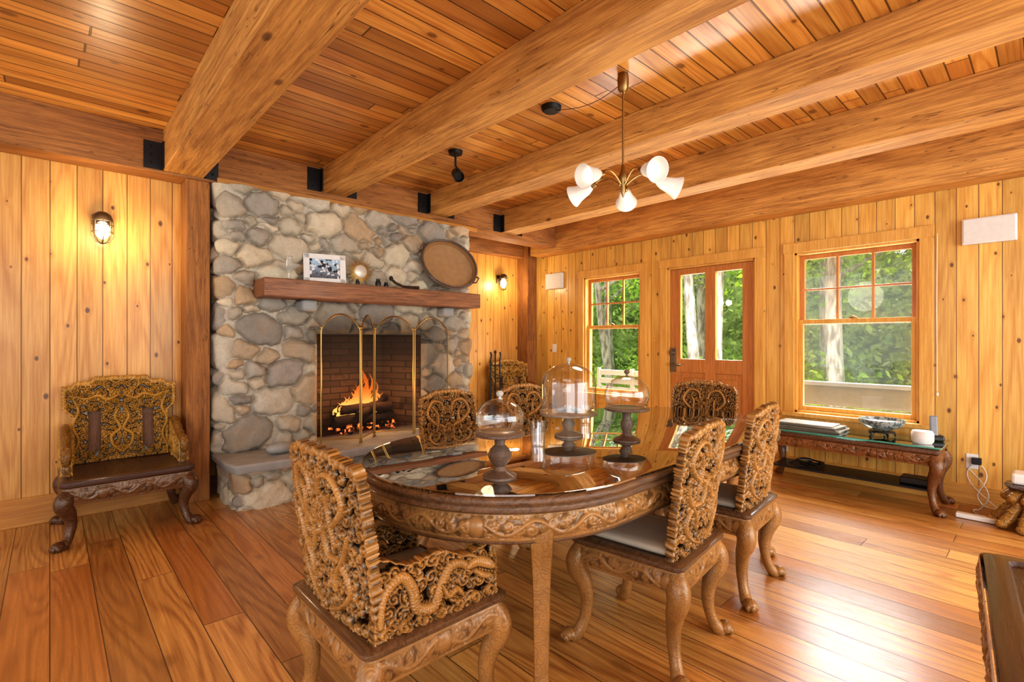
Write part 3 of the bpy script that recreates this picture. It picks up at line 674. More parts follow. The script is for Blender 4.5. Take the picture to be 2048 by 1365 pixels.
for a,nm in enumerate(('poker','shovel','brush','tongs')):
    x,y=.075*math.cos(a*1.57),.075*math.sin(a*1.57); b=B(); b.tube([(x,y,.12),(x,y,.68),(x+.012,y,.72),(x,y,.76)],.006,8)
    if nm=='shovel': b.box(x-.05,x+.05,y-.006,y+.006,.03,.15)
    elif nm=='brush': b.ball((x,y,.1),(.03,.03,.06))
    elif nm=='tongs': b.tube([(x,y,.5),(x+.03,y,.3),(x+.01,y,.06)],.005,6)
    else: b.tube([(x,y,.12),(x,y,.04)],.004,6)
    b.obj(nm,m_black,FT)
b=B(); b.ball((0,0,.045),(.105,.065,.045),20,12); o=b.obj('river_stone',m_slab); o.location=(1.33,4.13,.364); tag(o,'smooth grey oval stone lying on the hearth','stone')
# ================================================================ MANTEL ITEMS
ZM=1.752
e=thing('glass_compote','small clear glass footed dish on the mantel','dish',(1.45,4.28,ZM)); b=B(); b.lathe([(0,0),(.045,0),(.045,.006),(.012,.02),(.01,.06),(.03,.085),(.06,.10),(.085,.13),(.08,.13),(.055,.105),(0,.095)],n=28)
def mk_fg():
    m=M('pressed_glass'); t=m.n('BsdfTransparent',{'Color':(.95,.95,.93,1)}); d=m.n('BsdfPrincipled',{'Base Color':lin((214,210,198)),'Roughness':.12})
    m.surf(m.n('MixShader',{0:.55,1:t.outputs[0],2:d.outputs[0]})); return m.m
b.obj('bowl',mk_fg(),e)
b=B(); b.lathe([(0,.10),(.028,.10),(.028,.2),(.02,.2),(0,.19)],n=20); b.obj('candle_cup',m_glass,e)
e=thing('photo_frame','white framed family photograph leaning on the mantel','picture frame',(1.76,4.3,ZM),math.radians(-14)); R=Matrix.Rotation(math.radians(-10),3,'X')
b=B()
for (cx,cz,sx,sz) in ((-.15,.13,.05,.26),(.15,.13,.05,.26),(0,.24,.345,.045),(0,.022,.345,.045)): b.obox(R@Vector((cx,0,cz)),(sx,.02,sz),R)
b.obj('frame',m_white,e,False,.003)
def mk_photo():
    m=M('photo_print'); o=xyz(m,False); n=m.noise(o[3],22,4); g=m.ss(o[2],.05,.2)
    c=m.mix(g,lin((90,94,100)),lin((160,190,212))); c=m.mix(m.ss(n,.5,.56),c,lin((40,36,40))); c=m.mix(m.ss(m.noise(o[3],31,2),.55,.6),c,lin((230,225,220)))
    m.pbsdf(Base_Color=c,Roughness=.3); return m.m
b=B(); b.obox(R@Vector((0,.004,.13)),(.28,.008,.2),R); b.obj('photograph',mk_photo(),e,False)
e=thing('sunburst_mirror','small gold sunburst mirror propped on the mantel','mirror',(2.1,4.33,ZM)); b=B()
for k in range(44):
    a=2*math.pi*k/44; r=.135 if k%2 else .11; b.tube([(.055*math.cos(a),0,.138+.055*math.sin(a)),(r*math.cos(a),0,.138+r*math.sin(a))],[.005,.0015],6)
b.obj('sunburst_frame',m_brass,e); b=B(); b.lathe([(0,.014),(.05,.014),(.06,.008),(.06,0)],(0,.0,.138),28,mat=Matrix.Rotation(math.pi/2,3,'X').to_4x4()); b.obj('mirror_glass',plain('mirror',(.62,.56,.46,1),.3,.2),e)
for x,h,r in ((2.22,.07,.024),(2.3,.045,.02),(2.02,.05,.016)):
    b=B(); b.lathe([(0,0),(r,0),(r*1.1,h*.5),(r*.7,h*.8),(r*.8,h),(0,h)],n=20); o=b.obj('trinket',m_bm); o.location=(x,4.22,ZM); tag(o,'tiny dark trinket jar on the mantel','ornament','small dark trinkets on the mantel')
e=thing('wooden_pipe','dark carved wooden pipe lying on the mantel','pipe',(2.5,4.25,ZM)); b=B(); b.tube([(-.13,0,.085),(-.08,0,.05),(0,0,.022),(.1,0,.02),(.17,0,.02)],[.014,.012,.012,.016,.02],10); b.ball((-.13,0,.09),(.02,.02,.024)); b.obj('pipe_body',m_char,e)
e=thing('woven_basket','large oval woven wicker tray basket leaning on the stones','basket',(3.04,4.27,ZM+.006)); R=(Matrix.Rotation(math.radians(-22),4,'Z')@Matrix.Rotation(math.radians(78),4,'X')@Matrix.Rotation(math.radians(-32),4,'Z')); C=Vector((0,0,.268))
def place(o,C,R): o.matrix_local=Matrix.Translation(C)@R; return o
b=B(); b.lathe([(0,0),(.2,0),(.24,.01),(.262,.06),(.268,.06),(.25,.005),(.21,-.01),(0,-.012)],n=48,sx=1.12,sy=.9); place(b.obj('tray',m_wick,e),C,R)
b=B(); cir=lambda r,z:[(r*1.12*math.cos(2*math.pi*k/40),r*.9*math.sin(2*math.pi*k/40),z) for k in range(40)]
b.tube(cir(.268,.065),.012,8,closed=True); b.tube(cir(.262,.1),.006,8,closed=True)
for k in range(12):
    a=2*math.pi*k/12; f_=lambda r,a,z:(r*1.12*math.cos(a),r*.9*math.sin(a),z); b.tube([f_(.25,a,0),f_(.27,a,.06),f_(.262,a+.2,.1)],.004,6)
b.tube([(-.29,.04,.06),(-.33,.03,.1),(-.33,-.03,.1),(-.29,-.04,.06)],.008,8); b.tube([(.29,.04,.06),(.33,.03,.1),(.33,-.03,.1),(.29,-.04,.06)],.008,8); place(b.obj('rim',m_wstand,e),C,R)
# ================================================================ SCONCES, SPEAKERS
def sconce(loc,label,en):
    e=thing('wall_sconce',label,'wall lamp',loc,0,'caged wall sconces')
    b=B(); b.box(-.055,.055,-.015,0,-.04,.075); b.tube([(0,-.01,.05),(0,-.05,.06),(0,-.085,.06)],.02,10); b.lathe([(0,.085),(.025,.085),(.05,.065),(.062,.03),(.062,.02),(.05,.02)],(0,-.09,0),24); b.obj('lamp_base',m_bronze,e)
    b=B()
    for k in range(8):
        a=2*math.pi*k/8; b.tube([(.06*math.cos(a),-.09+.06*math.sin(a),.02),(.06*math.cos(a),-.09+.06*math.sin(a),-.09),(.035*math.cos(a),-.09+.035*math.sin(a),-.13),(.0,-.09,-.142)],.0035,6)
    for z in (-.01,-.06): b.tube([(.061*math.cos(2*math.pi*k/20),-.09+.061*math.sin(2*math.pi*k/20),z) for k in range(20)],.0035,6,closed=True)
    b.obj('cage',m_bronze,e)
    b=B(); b.ball((0,-.09,-.045),(.042,.042,.066)); b.obj('bulb',m_bulb,e)
    l=D.lights.new('sconce_light','POINT'); l.energy=en; l.color=(1,.8,.52); l.shadow_soft_size=.06; o=D.objects.new('sconce_light',l); COL.objects.link(o); o.location=(loc[0],loc[1]-.22,loc[2]-.06)
sconce((.277,YF,2.09),'caged industrial wall sconce glowing on pine boards',7); sconce((4.65,YA,2.10),'caged wall sconce glowing beyond the fireplace',8)
for y0,y1,z0,z1 in ((.176,.475,1.985,2.178),(4.56,4.86,1.975,2.19)):
    e=thing('wall_speaker','white rectangular speaker mounted on the pine wall','speaker',(XW,(y0+y1)/2,z0),0,'white wall speakers'); w=(y1-y0)/2; h=z1-z0
    b=B(); b.box(-.05,0,-w,w,0,h); b.obj('cabinet',m_white,e,False,.006); b=B(); b.box(-.056,-.05,-w+.008,w-.008,.008,h-.008); b.obj('grille',m_grill,e,False,.003)
# ================================================================ CHANDELIER
CX,CY=2.475,1.716
CH=thing('chandelier','five-arm brass chandelier with frosted tulip glass shades','chandelier',(CX,CY,0))
b=B(); b.lathe([(0,ZC),(.03,ZC),(.034,ZC-.03),(.03,ZC-.09),(.012,ZC-.11),(.0,ZC-.11)],n=24); b.tube([(0,0,ZC-.1),(0,0,2.25)],.006,8); b.lathe([(0,2.30),(.009,2.28),(.014,2.25),(.026,2.22),(.022,2.19),(.012,2.16),(.015,2.13),(.005,2.10),(0,2.09)],n=20); b.obj('stem',m_dbrass,CH)
Rr=Vector((.7344,-.6787,0)); Ff=Vector((.6787,.7344,0))
for th in (20,92,164,236,308):
    a=math.radians(th); dr=(Rr*math.sin(a)-Ff*math.cos(a))
    b=B(); pts=[]
    for k in range(12):
        t=k/11; r=.02+.170*t; z=2.17+.06*math.sin(t*math.pi*.85); pts.append(dr*r+Vector((0,0,z)))
    b.tube(pts,.0048,8); arm=b.obj('chandelier_arm',m_dbrass,CH)
    ax=(dr*.8+Vector((0,0,-.26))).normalized(); base=pts[-1]
    Q=ax.to_track_quat('Z','Y').to_matrix().to_4x4()
    b=B(); b.lathe([(0,-.02),(.015,-.02),(.018,.02),(.014,.03)],base,16,mat=Q); b.obj('socket',m_dbrass,arm)
    b=B(); b.lathe([(.017,.01),(.026,.025),(.036,.045),(.042,.075),(.051,.11),(.068,.148),(.065,.148),(.048,.11),(.039,.075),(.033,.045),(.023,.025),(.015,.014)],base,24,mat=Q); b.obj('lamp_shade',m_frost,arm)
    b=B(); p=base+ax*.07; b.ball(p,.022); b.obj('bulb',m_bulb2,arm)
l=D.lights.new('chandelier_light','POINT'); l.energy=7; l.color=(1,.9,.74); l.shadow_soft_size=.2; o=D.objects.new('chandelier_light',l); COL.objects.link(o); o.location=(CX,CY,1.85)
e=thing('ceiling_junction_box','round dark ceiling junction plate with swagged cord','ceiling plate',(2.465,2.28,ZC)); b=B(); b.lathe([(.0,-.035),(.05,-.034),(.065,-.02),(.068,0)],n=28); b.obj('plate',m_black,e)
b=B(); P1=Vector((0,-.02,-.03)); P2=Vector((CX-2.465,CY-2.28,-.05)); b.tube([P1.lerp(P2,t)+Vector((0.03*math.sin(math.pi*t),0,-.035*math.sin(math.pi*t))) for t in np.linspace(0,1,16)],.0022,6); b.obj('cord',m_black,e)
e=thing('ceiling_spotlight','black adjustable ceiling spotlight','spotlight',(2.46,3.35,ZC)); b=B(); b.lathe([(.0,-.03),(.055,-.028),(.06,0)],n=28); b.tube([(0,0,-.02),(0,0,-.12),(.02,-.01,-.15)],.009,8); b.obj('mount',m_black,e)
b=B(); Q=Matrix.Rotation(math.radians(25),3,'Y')@Matrix.Rotation(math.radians(-50),3,'X'); b.lathe([(0,.07),(.03,.07),(.042,.04),(.045,-.06),(.04,-.06),(.036,-.03),(0,-.03)],(.02,-.0,-.19),24,mat=Q.to_4x4()); b.obj('lamp_head',m_black,e)
# ================================================================ DINING TABLE
TX,TY,TZ=2.125,1.61,.768; TH=.665; TR=.61
DT=thing('dining_table','oval carved rosewood dining table with glass top','dining table',(TX,TY,-.012))
st=lambda o:stadium(-TH,TH,TR+o,56)
b=B(); loft(b,st,[(-.03,.712),(-.01,.716),(.0,.724),(-.008,.731),(-.008,.739),(.0,.747),(.002,.757),(-.004,.766),(-.02,.768)],0,True); b.obj('tabletop',m_ttop,DT,ang=50)
b=B(); loft(b,st,[(-.03,.711),(-.009,.715),(.002,.724),(-.006,.731),(-.006,.739),(.002,.747),(.005,.757),(-.002,.768),(-.07,.7695)],0,False); b.obj('rim',m_rim,DT,ang=60)
b=B(); loft(b,st,[(-.012,.771),(-.008,.772),(-.008,.778),(-.012,.779)]); b.obj('glass_top',m_gtop,DT,ang=50)
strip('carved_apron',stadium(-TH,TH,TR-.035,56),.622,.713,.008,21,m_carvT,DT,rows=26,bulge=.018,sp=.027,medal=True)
b=B(); loft(b,lambda o:stadium(-TH,TH,TR-.035+o,56),[(-.03,.612),(.004,.612),(.010,.618),(.004,.624),(-.03,.634)],0,False); b.obj('apron_bead',m_rim,DT)
for lx in (-.935,.935):
    for ly in (-.465,.465):
        b=B(); dx=1 if lx>0 else -1; dy=1 if ly>0 else -1; n=24;pts=[];rad=[]
        for i in range(n+1):
            t=i/n; o=.010*math.sin(min(t/.25,1)*math.pi)+(.015*((t-.85)/.15)**2 if t>.85 else 0); pts.append((lx+dx*o,ly+dy*o,.70*(1-t)+.022)); rad.append(float(np.interp(t,[0,.1,.2,.35,.8,.92,1],[.040,.040,.036,.030,.024,.030,.032])))
        b.sqtube(pts,rad,24,7.0)
        q=pts[-1]; b.ball((q[0],q[1],.042),(.040,.040,.03))
        for a in (-50,0,50):
            A=math.atan2(dy,dx)+math.radians(a); b.ball((q[0]+.03*math.cos(A),q[1]+.03*math.sin(A),.032),(.016,.016,.02),8,6)
        for (ax_,az,r) in ((.038,.665,.013),(.037,.635,.010),(.036,.61,.008)):
            b.ball((lx+dx*ax_*.72,ly+dy*ax_*.72,az),(r,r,r*1.2),10,8)
            for s_ in (-1,1):
                A=math.atan2(dy,dx)+s_*.45; b.ball((lx+ax_*math.cos(A),ly+ax_*math.sin(A),az+.01),(r*.7,)*3,8,6)
        b.obj('leg',m_leg,DT)
# ================================================================ CHAIRS
def sS(x0,amp,y0,y1,fr,ph=0): return curve_pts(lambda t:(x0+amp*math.sin(fr*math.pi*t+ph),y0+(y1-y0)*t))
def spiral(cx,cy,R,t0,turns): return curve_pts(lambda t:(cx+R*(1-t*.85)*math.cos(t0+turns*6.283*t),cy+R*(1-t*.85)*math.sin(t0+turns*6.283*t)),120)
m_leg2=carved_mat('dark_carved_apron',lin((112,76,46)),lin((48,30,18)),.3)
m_leg3=carved_mat('dark_carved_leg',lin((96,62,40)),lin((48,30,20)),.28,attr=False,bst=.25)
m_bboard=wood('back_board_wood',2,lin((132,84,40)),lin((88,54,26)),.4,False,3,8)
m_gold2=carved_mat('carved_scroll_wood',lin((160,112,46)),lin((52,30,12)),.28,attr=False,bst=.7,con=.85,vs=46)
def chair(name,label,W,Dp,seat_z,top_z,loc,rz,arms=False,group=None,gold=False,seed=1):
    c=thing(name,label,'chair' if not arms else 'armchair',loc,rz,group)
    mat=m_gold if gold else m_carv
    b=B(); f=lambda o:rrect(W/2+o,Dp/2+o,.03)
    th=.035 if not gold else .05
    loft(b,f,[(-.02,seat_z-th),(.0,seat_z-th+.005),(.008,seat_z-th+.015),(.008,seat_z-.008),(-.004,seat_z),(-.03,seat_z),(-.035,seat_z-.008)])
    b.obj('seat',m_dark if gold else m_rim,c,ang=50)
    strip('carved_apron',rrect(W/2-.008,Dp/2-.008,.03,8),seat_z-(.115 if not gold else .15),seat_z-th+.003,.007,seed+4,m_carvT if not gold else m_leg2,c,rows=18,bulge=.012,sp=.024,medal=True)
    if not gold:
        b=B(); loft(b,lambda o:rrect(W/2-.06+o,Dp/2-.05+o,.03,6,0,.015),[(-.01,seat_z-.01),(0,seat_z),(0,seat_z+.012),(-.012,seat_z+.02),(-.05,seat_z+.023)]); b.obj('seat_pad',m_seat,c,ang=60)
    for x in (-1,1):
        for y in (-1,1): cab_leg(c,x*(W/2-.035),y*(Dp/2-.035),seat_z-(.06 if not gold else .09),m_leg if not gold else m_leg3,1.08 if not gold else 1.2)
    hb=top_z-seat_z; bw=W/2-.012
    if not gold:
        def hw(v): return bw*(.97+.045*np.sin(v*3.0)-.10*np.clip((v-.88)/.12,0,1)**2)+.005*(.5+.5*np.cos(2*np.pi*v*hb/.026))
        def top(s): return hb*(1-.05*np.abs(s)**3-.02*(1+np.tanh((np.abs(s)-.55)*25))*.5+.010*np.abs(np.sin(s*11)))
    else:
        def hw(v): return bw*(.84+.15*(1+np.tanh((v-.66)*30))*.5)+.004*np.abs(np.sin(np.pi*v*hb/.04))
        def top(s): return hb*(1-.055*(1+np.tanh((np.abs(s)-.5)*30))*.5-.05*(1+np.tanh((np.abs(s)-.8)*30))*.5+.01*np.abs(np.sin(s*10)))
    Mb=Matrix.Translation((0,-Dp/2+.03,seat_z-.004))@Matrix.Rotation(math.radians(7),4,'X')
    if not gold:
        k=hb/.5
        dr=cat([(.03,.03*k),(.10,.06*k),(.16,.12*k),(.12,.19*k),(.05,.2*k),(.04,.27*k),(.11,.3*k),(.165,.36*k),(.12,.43*k),(.05,.42*k),(.03,.37*k)])
        cv=[(dr,.0115),(spiral(.0,hb*.52,.032,0,1.1),.007),(cat([(.08,.10*k),(.09,.15*k),(.15,.22*k),(.18,.28*k)]),.0065),(cat([(.1,.24*k),(.08,.34*k),(.1,.38*k)]),.0065)]
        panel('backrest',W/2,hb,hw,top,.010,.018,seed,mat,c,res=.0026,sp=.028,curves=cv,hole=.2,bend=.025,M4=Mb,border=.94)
    else:
        cv=[(cat([(.0,.05),(.05,.1),(.06,.17),(.01,.22),(.04,.3),(.02,.36)]),.011),(cat([(.02,.46),(.08,.43),(.13,.46),(.2,.44),(.25,.46)]),.012),(sS(.255,.015,.03,hb*.75,4,1),.010)]
        hol=lambda s,v:(np.abs(s)>.42)&(np.abs(s)<.68)&(v>.12)&(v<.62)
        panel('backrest',W/2,hb,hw,top,.02,.017,seed,mat,c,res=.0028,sp=.027,curves=cv,hole=.0,holes=hol,bend=.01,M4=Mb,border=.93)
        b=B(); R3=Matrix.Rotation(math.radians(7),3,'X'); 
        b.obox(Vector((0,-Dp/2+.01,seat_z))+R3@Vector((0,-.012,hb*.4)),(W*.66,.01,hb*.66),R3); b.obj('back_board',m_bboard,c,False,.003)
    if arms:
        La=Dp*.88 if not gold else Dp*.66; ha=.25 if not gold else .30; ys=0 if not gold else -.07
        def hwA(v): return La/2+0*v
        if not gold:
            def topA(s): return ha*(.76-.13*s+.05*np.sin(s*7+1.8)-.22*np.clip((s-.82)/.18,0,1)**2)+.004*np.abs(np.sin(s*18))
            q=La/2
            body=cat([(-q*.92,.05),(-q*.86,.13),(-q*.62,.165),(-q*.45,.12),(-q*.38,.06),(-q*.12,.045),(-q*.0,.10),(q*.16,.145),(q*.36,.14),(q*.5,.11)],260)
            head=cat([(q*.45,.125),(q*.62,.13),(q*.8,.115),(q*.93,.095)]); horn=cat([(q*.58,.15),(q*.42,.165),(q*.28,.165)]); jaw=cat([(q*.6,.10),(q*.75,.078),(q*.88,.07)]); claw=cat([(-q*.0,.1),(q*.12,.06),(q*.26,.07),(q*.36,.045)])
            cva=[(body,.019),(claw,.010),(horn,.008),(jaw,.011),(head,.019)]
            for k in range(7): cva.append((spiral(-q*.85+q*1.7*k/6,.022,.02,k,1.0),.006))
        else:
            def topA(s): return ha*(.66-.18*s)
            q=La/2; cva=[(cat([(-q*.9,.06),(-q*.6,.15),(-q*.1,.12),(q*.1,.06),(q*.4,.05),(q*.6,.1),(q*.8,.12)]),.018),(spiral(-q*.4,.12,.035,0,1.2),.01)]
        for sx in (-1,1):
            Ma=Matrix.Translation((sx*(W/2-.03),ys,seat_z-.004))@Matrix.Rotation(math.pi/2,4,'Z')
            panel('armrest',La/2,ha,hwA,topA,.014 if not gold else .03,.018 if not gold else .02,seed+7,mat,c,res=.0028,sp=.03 if not gold else .026,curves=cva,hole=.2 if not gold else .12,M4=Ma,sym=False,border=.96,bot=.09,ext=None if gold else (-La/2,La/2,.0,.19),tb=.035,sera=.3 if not gold else .08)
            if gold:
                b=B(); X_=sx*(W/2-.03); pts=[]; 
                for t in np.linspace(0,1,14): pts.append((X_,ys-La/2+La*.95*t,seat_z+.25-.09*t+.02*math.sin(t*6)))
                cy,cz=pts[-1][1]+.0,pts[-1][2]-.045
                for t in np.linspace(0,1,26)[1:]:
                    A=math.pi/2-t*math.pi*3.2; r_=.045*(1-.75*t); pts.append((X_+sx*.012*t,cy+r_*math.cos(A),cz+r_*math.sin(A)))
                b.tube(pts,[.028]*14+[.028-.016*t for t in np.linspace(0,1,25)],12); b.ball((X_,cy,cz-.075),(.034,.03,.05)); b.ball((X_,cy+.01,cz-.12),(.028,.026,.035)); b.obj('arm_scroll',m_gold2,c)
    return c
g1='carved dining chairs'
c1=chair('dining_chair','carved rosewood side chair with pierced dragon back',.46,.47,.44,.945,(1.86,1.165,0),math.radians(7),group=g1,seed=3)
copy_thing(c1,(2.60,1.215,0),math.radians(5),'carved rosewood side chair tucked at the table side')
copy_thing(c1,(1.87,2.38,-.0),math.pi+.05,'carved rosewood side chair backing the fireplace'); copy_thing(c1,(2.50,2.36,0),math.pi-.04,'carved rosewood side chair backing the fireplace')
a1=chair('dining_armchair','carved rosewood armchair with dragon arms at table head',.54,.5,.42,.945,(.865,1.505,0),-math.pi/2,arms=True,group='carved armchairs at the table ends',seed=9)
copy_thing(a1,(3.46,1.83,0),math.pi/2,'carved rosewood armchair at the table end near the door')
w1=chair('carved_armchair','dark brown and gold carved dragon armchair with polished seat against wall',.68,.60,.405,1.0,(.385,4.31,0),math.pi,arms=True,group='golden carved armchairs',gold=True,seed=14)
copy_thing(w1,(4.63,4.80,0),math.pi-.1,'golden carved armchair in the corner by the sconce')
# ================================================================ TABLE ITEMS
def cake(loc,ph,pr,dr,dh,label,knobmat,globe=False,fk=.68,bk=.72,sm=None):
    e=thing('cake_stand',label,'cake stand',loc,0,'wooden cake stands')
    b=B(); fr=pr*fk
    b.lathe([(0,0),(fr,0),(fr,.008),(fr*.85,.014),(fr*.42,.026),(fr*.32,ph*.25),(fr*bk*.8,ph*.36),(fr*bk,ph*.5),(fr*bk*.8,ph*.62),(fr*.30,ph*.72),(fr*.34,ph*.84),(fr*.7,ph-.014),(pr*.97,ph-.012),(pr,ph-.009),(pr,ph-.001),(pr*.97,ph),(0,ph-.002)],n=40); b.obj('pedestal',sm or m_wstand,e)
    d=thing('glass_dome','clear blown glass cloche resting on wooden pedestal','glass dome',(loc[0],loc[1],loc[2]+ph),0,'glass cloches on the dining table')
    b=B(); 
    if globe:
        pr_=[(dr*.86,.001),(dr*.9,.006)]
        for k in range(0,19):
            a=math.radians(-32+122*k/18); pr_.append((max(dr*math.cos(a),.001),dh*.40+dh*.60*math.sin(a)))
    else:
        pr_=[(dr,0.001),(dr*1.03,.008),(dr,.018)]; sh=dh-dr*.8
        for k in range(0,13):
            a=math.pi/2*k/12; pr_.append((dr*math.cos(a)*.999 if k<12 else .001,sh+dr*.8*math.sin(a)))
    b.lathe(pr_,n=48); b.obj('dome',m_glass,d)
    b=B(); b.lathe([(.006,dh-.002),(.005,dh+.006),(.012,dh+.012),(.014,dh+.02),(.007,dh+.028),(0,dh+.029)],n=20); b.obj('knob',knobmat,d)
zt=TZ
m_knob=plain('pressed_glass_knob',lin((180,176,164)),.1)
cake((1.17,1.33,zt),.160,.089,.086,.118,'small turned wooden cake stand with glass dome',m_knob,True)
cake((1.935,1.67,zt),.12,.145,.139,.25,'low pale cake stand under tall glass dome',m_knob,False,.5,.5,m_wstand2)
cake((2.05,1.40,zt),.16,.108,.106,.155,'turned wooden cake stand with rounded glass dome',m_wstand,True,.6,.5)
for i in range(5):
    b=B(); b.ball((0,0,.012),(.02,.014,.012),12,8); o=b.obj('pebble',m_slab); a=i*1.3; o.location=(1.935+.045*math.cos(a),1.67+.045*math.sin(a),zt+.121); o.rotation_euler=(0,0,a); tag(o,'small pale pebble under the glass dome','pebble','pebbles under the glass dome')
def tumbler(x,y,r,h):
    b=B(); b.lathe([(0,0),(r*.9,0),(r,h),(r*.94,h),(r*.84,.008),(0,.008)],n=28); o=b.obj('glass_tumbler',m_glass); o.location=(x,y,zt); tag(o,'clear drinking glass on the table','glass','clear drinking glasses')
tumbler(1.66,1.62,.036,.11); tumbler(2.25,1.95,.035,.10); tumbler(2.33,1.88,.035,.10)
# ================================================================ SIDE TABLE
ST=thing('console_table','low carved rosewood table with greenish glass top','side table',(4.86,1.155,0))
m_srim=wood('reddish_rim',0,lin((112,70,44)),lin((64,38,24)),.25,False,3,10,.3)
b=B(); loft(b,lambda o:rrect(.2+o,.595+o,.02),[(-.03,.42),(.0,.425),(.012,.44),(.012,.46),(0,.472),(-.03,.474)]); b.obj('tabletop',m_srim,ST,ang=50)
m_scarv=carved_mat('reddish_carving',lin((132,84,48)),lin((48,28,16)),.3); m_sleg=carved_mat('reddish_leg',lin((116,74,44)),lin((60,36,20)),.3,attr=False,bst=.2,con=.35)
strip('carved_apron',rrect(.19,.585,.02,8),.345,.425,.01,31,m_scarv,ST,rows=16,bulge=.014,sp=.03,medal=True)
b=B(); loft(b,lambda o:rrect(.225+o,.62+o,.01),[(0,.478),(0,.488)]); b.obj('glass_top',[m_green,m_gedge],ST,ang=50)
me=D.objects['glass_top.001'].data
for p in me.polygons: p.material_index=0 if abs(p.normal.z)>.5 else 1
for x in (-1,1):
    for y in (-1,1): cab_leg(ST,x*.175,y*.57,.40,m_sleg,1.1)
b=B(); b.box(-.16,.16,-.54,.54,.15,.165); b.obj('shelf',m_bm,ST,False,.003)
for i in range(6):
    k=1-.04*i; b=B(); b.box(-.15*k,.15*k,-.27*k,.27*k,0,.008); o=b.obj('newspaper',m_paper if i%2 else m_paper2,None,False,.001); o.location=(4.86+random.uniform(-.015,.015),1.44+random.uniform(-.025,.025),.489+i*.0088); o.rotation_euler=(0,0,random.uniform(-.12,.12)); tag(o,'folded newspaper in a low stack on glass tabletop','newspaper','stack of newspapers')
e=thing('bowl_stand','black carved wooden bowl stand','stand',(4.88,.93,.489)); b=B(); b.lathe([(.05,.045),(.085,.045),(.09,.035),(.06,.03),(.05,.045)],n=32)
for k in range(5): a=k*1.2566; b.tube([(.07*math.cos(a),.07*math.sin(a),.035),(.09*math.cos(a),.09*math.sin(a),.02),(.085*math.cos(a),.085*math.sin(a),.004)],[.01,.009,.006],8)
b.obj('stand_ring',m_bm,e)
def mk_porc():
    m=M('porcelain'); o=xyz(m,False); n=m.ss(m.noise(o[3],40,3),.5,.56); m.pbsdf(Base_Color=m.mix(n,lin((150,154,148)),lin((84,94,96))),Roughness=.25,Coat_Weight=.4); return m.m
b=B(); b.lathe([(0,0),(.045,0),(.06,.008),(.115,.03),(.15,.065),(.155,.09),(.148,.09),(.14,.065),(.10,.04),(.0,.02)],n=44); o=b.obj('ceramic_bowl',mk_porc()); o.location=(4.88,.93,.536); tag(o,'wide grey-blue patterned ceramic bowl on black stand','bowl')
e=thing('smart_speaker','short white round cornered speaker on glass tabletop','speaker',(4.77,.66,.489)); b=B(); b.lathe([(0,0),(.055,0),(.068,.02),(.068,.075),(.06,.092),(.03,.096),(0,.096)],n=36); b.obj('body',m_grill,e)
e=thing('cordless_phone','black and silver cordless phone standing in charging cradle','telephone',(4.96,.62,.489),.3); b=B(); b.box(-.045,.045,-.06,.06,0,.045); b.obj('cradle',m_bm,e,False,.012); b=B(); b.obox((.0,.0,.11),(.03,.05,.16),Matrix.Rotation(.2,3,'Y')); b.obj('handset',plain('silver_plastic',lin((120,122,126)),.3),e,False,.01)
b=B()
pt=[(.12*math.cos(a*1.1)*(1+.3*math.sin(a*2.3)),.1*math.sin(a*1.7),.012+.02*abs(math.sin(a))) for a in np.linspace(0,12,60)]; b.tube(pt,.006,6); o=b.obj('coiled_cable',m_bm); o.location=(4.84,1.45,.166); tag(o,'tangle of black cable on lower shelf','cable')
b=B(); b.box(-.08,.08,-.1,.1,0,.05); o=b.obj('router',m_bm,None,False,.01); o.location=(4.84,.70,.166); tag(o,'flat black router box on lower shelf','router')
WO=thing('wall_outlet','white wall outlet with black power adapter and white cords','outlet',(XW,.42,.33)); b=B(); b.box(-.006,0,-.035,.035,-.057,.057); b.obj('plate',m_white,WO,False,.003); b=B(); b.box(-.05,-.006,-.055,.0,-.015,.035); b.obj('adapter',m_bm,WO,False,.005)
for k,(ye,xe) in enumerate(((.26,4.98),(.32,4.86),(.24,5.06))):
    b=B(); pts=[]
    for t in np.linspace(0,1,26):
        pts.append((-.03-(XW-.03-xe)*t**1.4+.04*math.sin(t*9+k),(ye-.42)*t+.06*math.sin(t*7+k*2),max(.008,.31*(1-t*1.5))-.33))
    b.tube(pts,.004,6); b.obj('cord',m_white,WO)
b=B(); b.box(-.03,.03,-.11,.11,.003,.035); o=b.obj('power_strip',m_white,None,False,.006); o.location=(4.74,.36,0); tag(o,'white power strip on the floor','power strip')
b=B(); b.tube([(0,0,0),(0,.004,-.6),(.0,.0,-1.25)],.0025,6); b.ball((0,0,-1.27),(.008,.008,.016)); o=b.obj('blind_cord',m_white); o.location=(XW-.035,.62,2.1); tag(o,'thin white blind cord hanging beside window','cord')
for y,z in ((1.75,.25),(4.73,1.15)):
    b=B(); b.box(-.006,0,-.035,.035,-.057,.057); b.box(-.012,-.006,-.008,.008,-.014,.014); o=b.obj('wall_plate',m_white,None,False,.002); o.location=(XW,y,z); tag(o,'white switch plate on pine wall','wall plate','white wall plates')
RS=thing('carved_pedestal','golden brown carved root pedestal on floor by wall','pedestal',(4.80,.07,0)); b=B(); random.seed(4)
for k in range(11):
    a=k*.571; x,y=math.cos(a),math.sin(a)
    b.tube([(.07*x,.07*y,.27),(.13*x,.13*y,.22),(.12*x,.12*y,.14),(.17*x,.17*y,.07),(.215*x,.215*y,.03)],[.03,.035,.028,.035,.03],10); b.ball((.215*x,.215*y,.03),(.036,.036,.029)); b.ball((.145*x,.145*y,.2),(.035,.035,.032)); b.ball((.16*x,.16*y,.11),(.026,.026,.024))
b.ball((0,0,.15),(.12,.12,.13)); b.obj('carved_roots',carved_mat('golden_root',lin((186,136,60)),lin((66,38,16)),.26,False),RS)
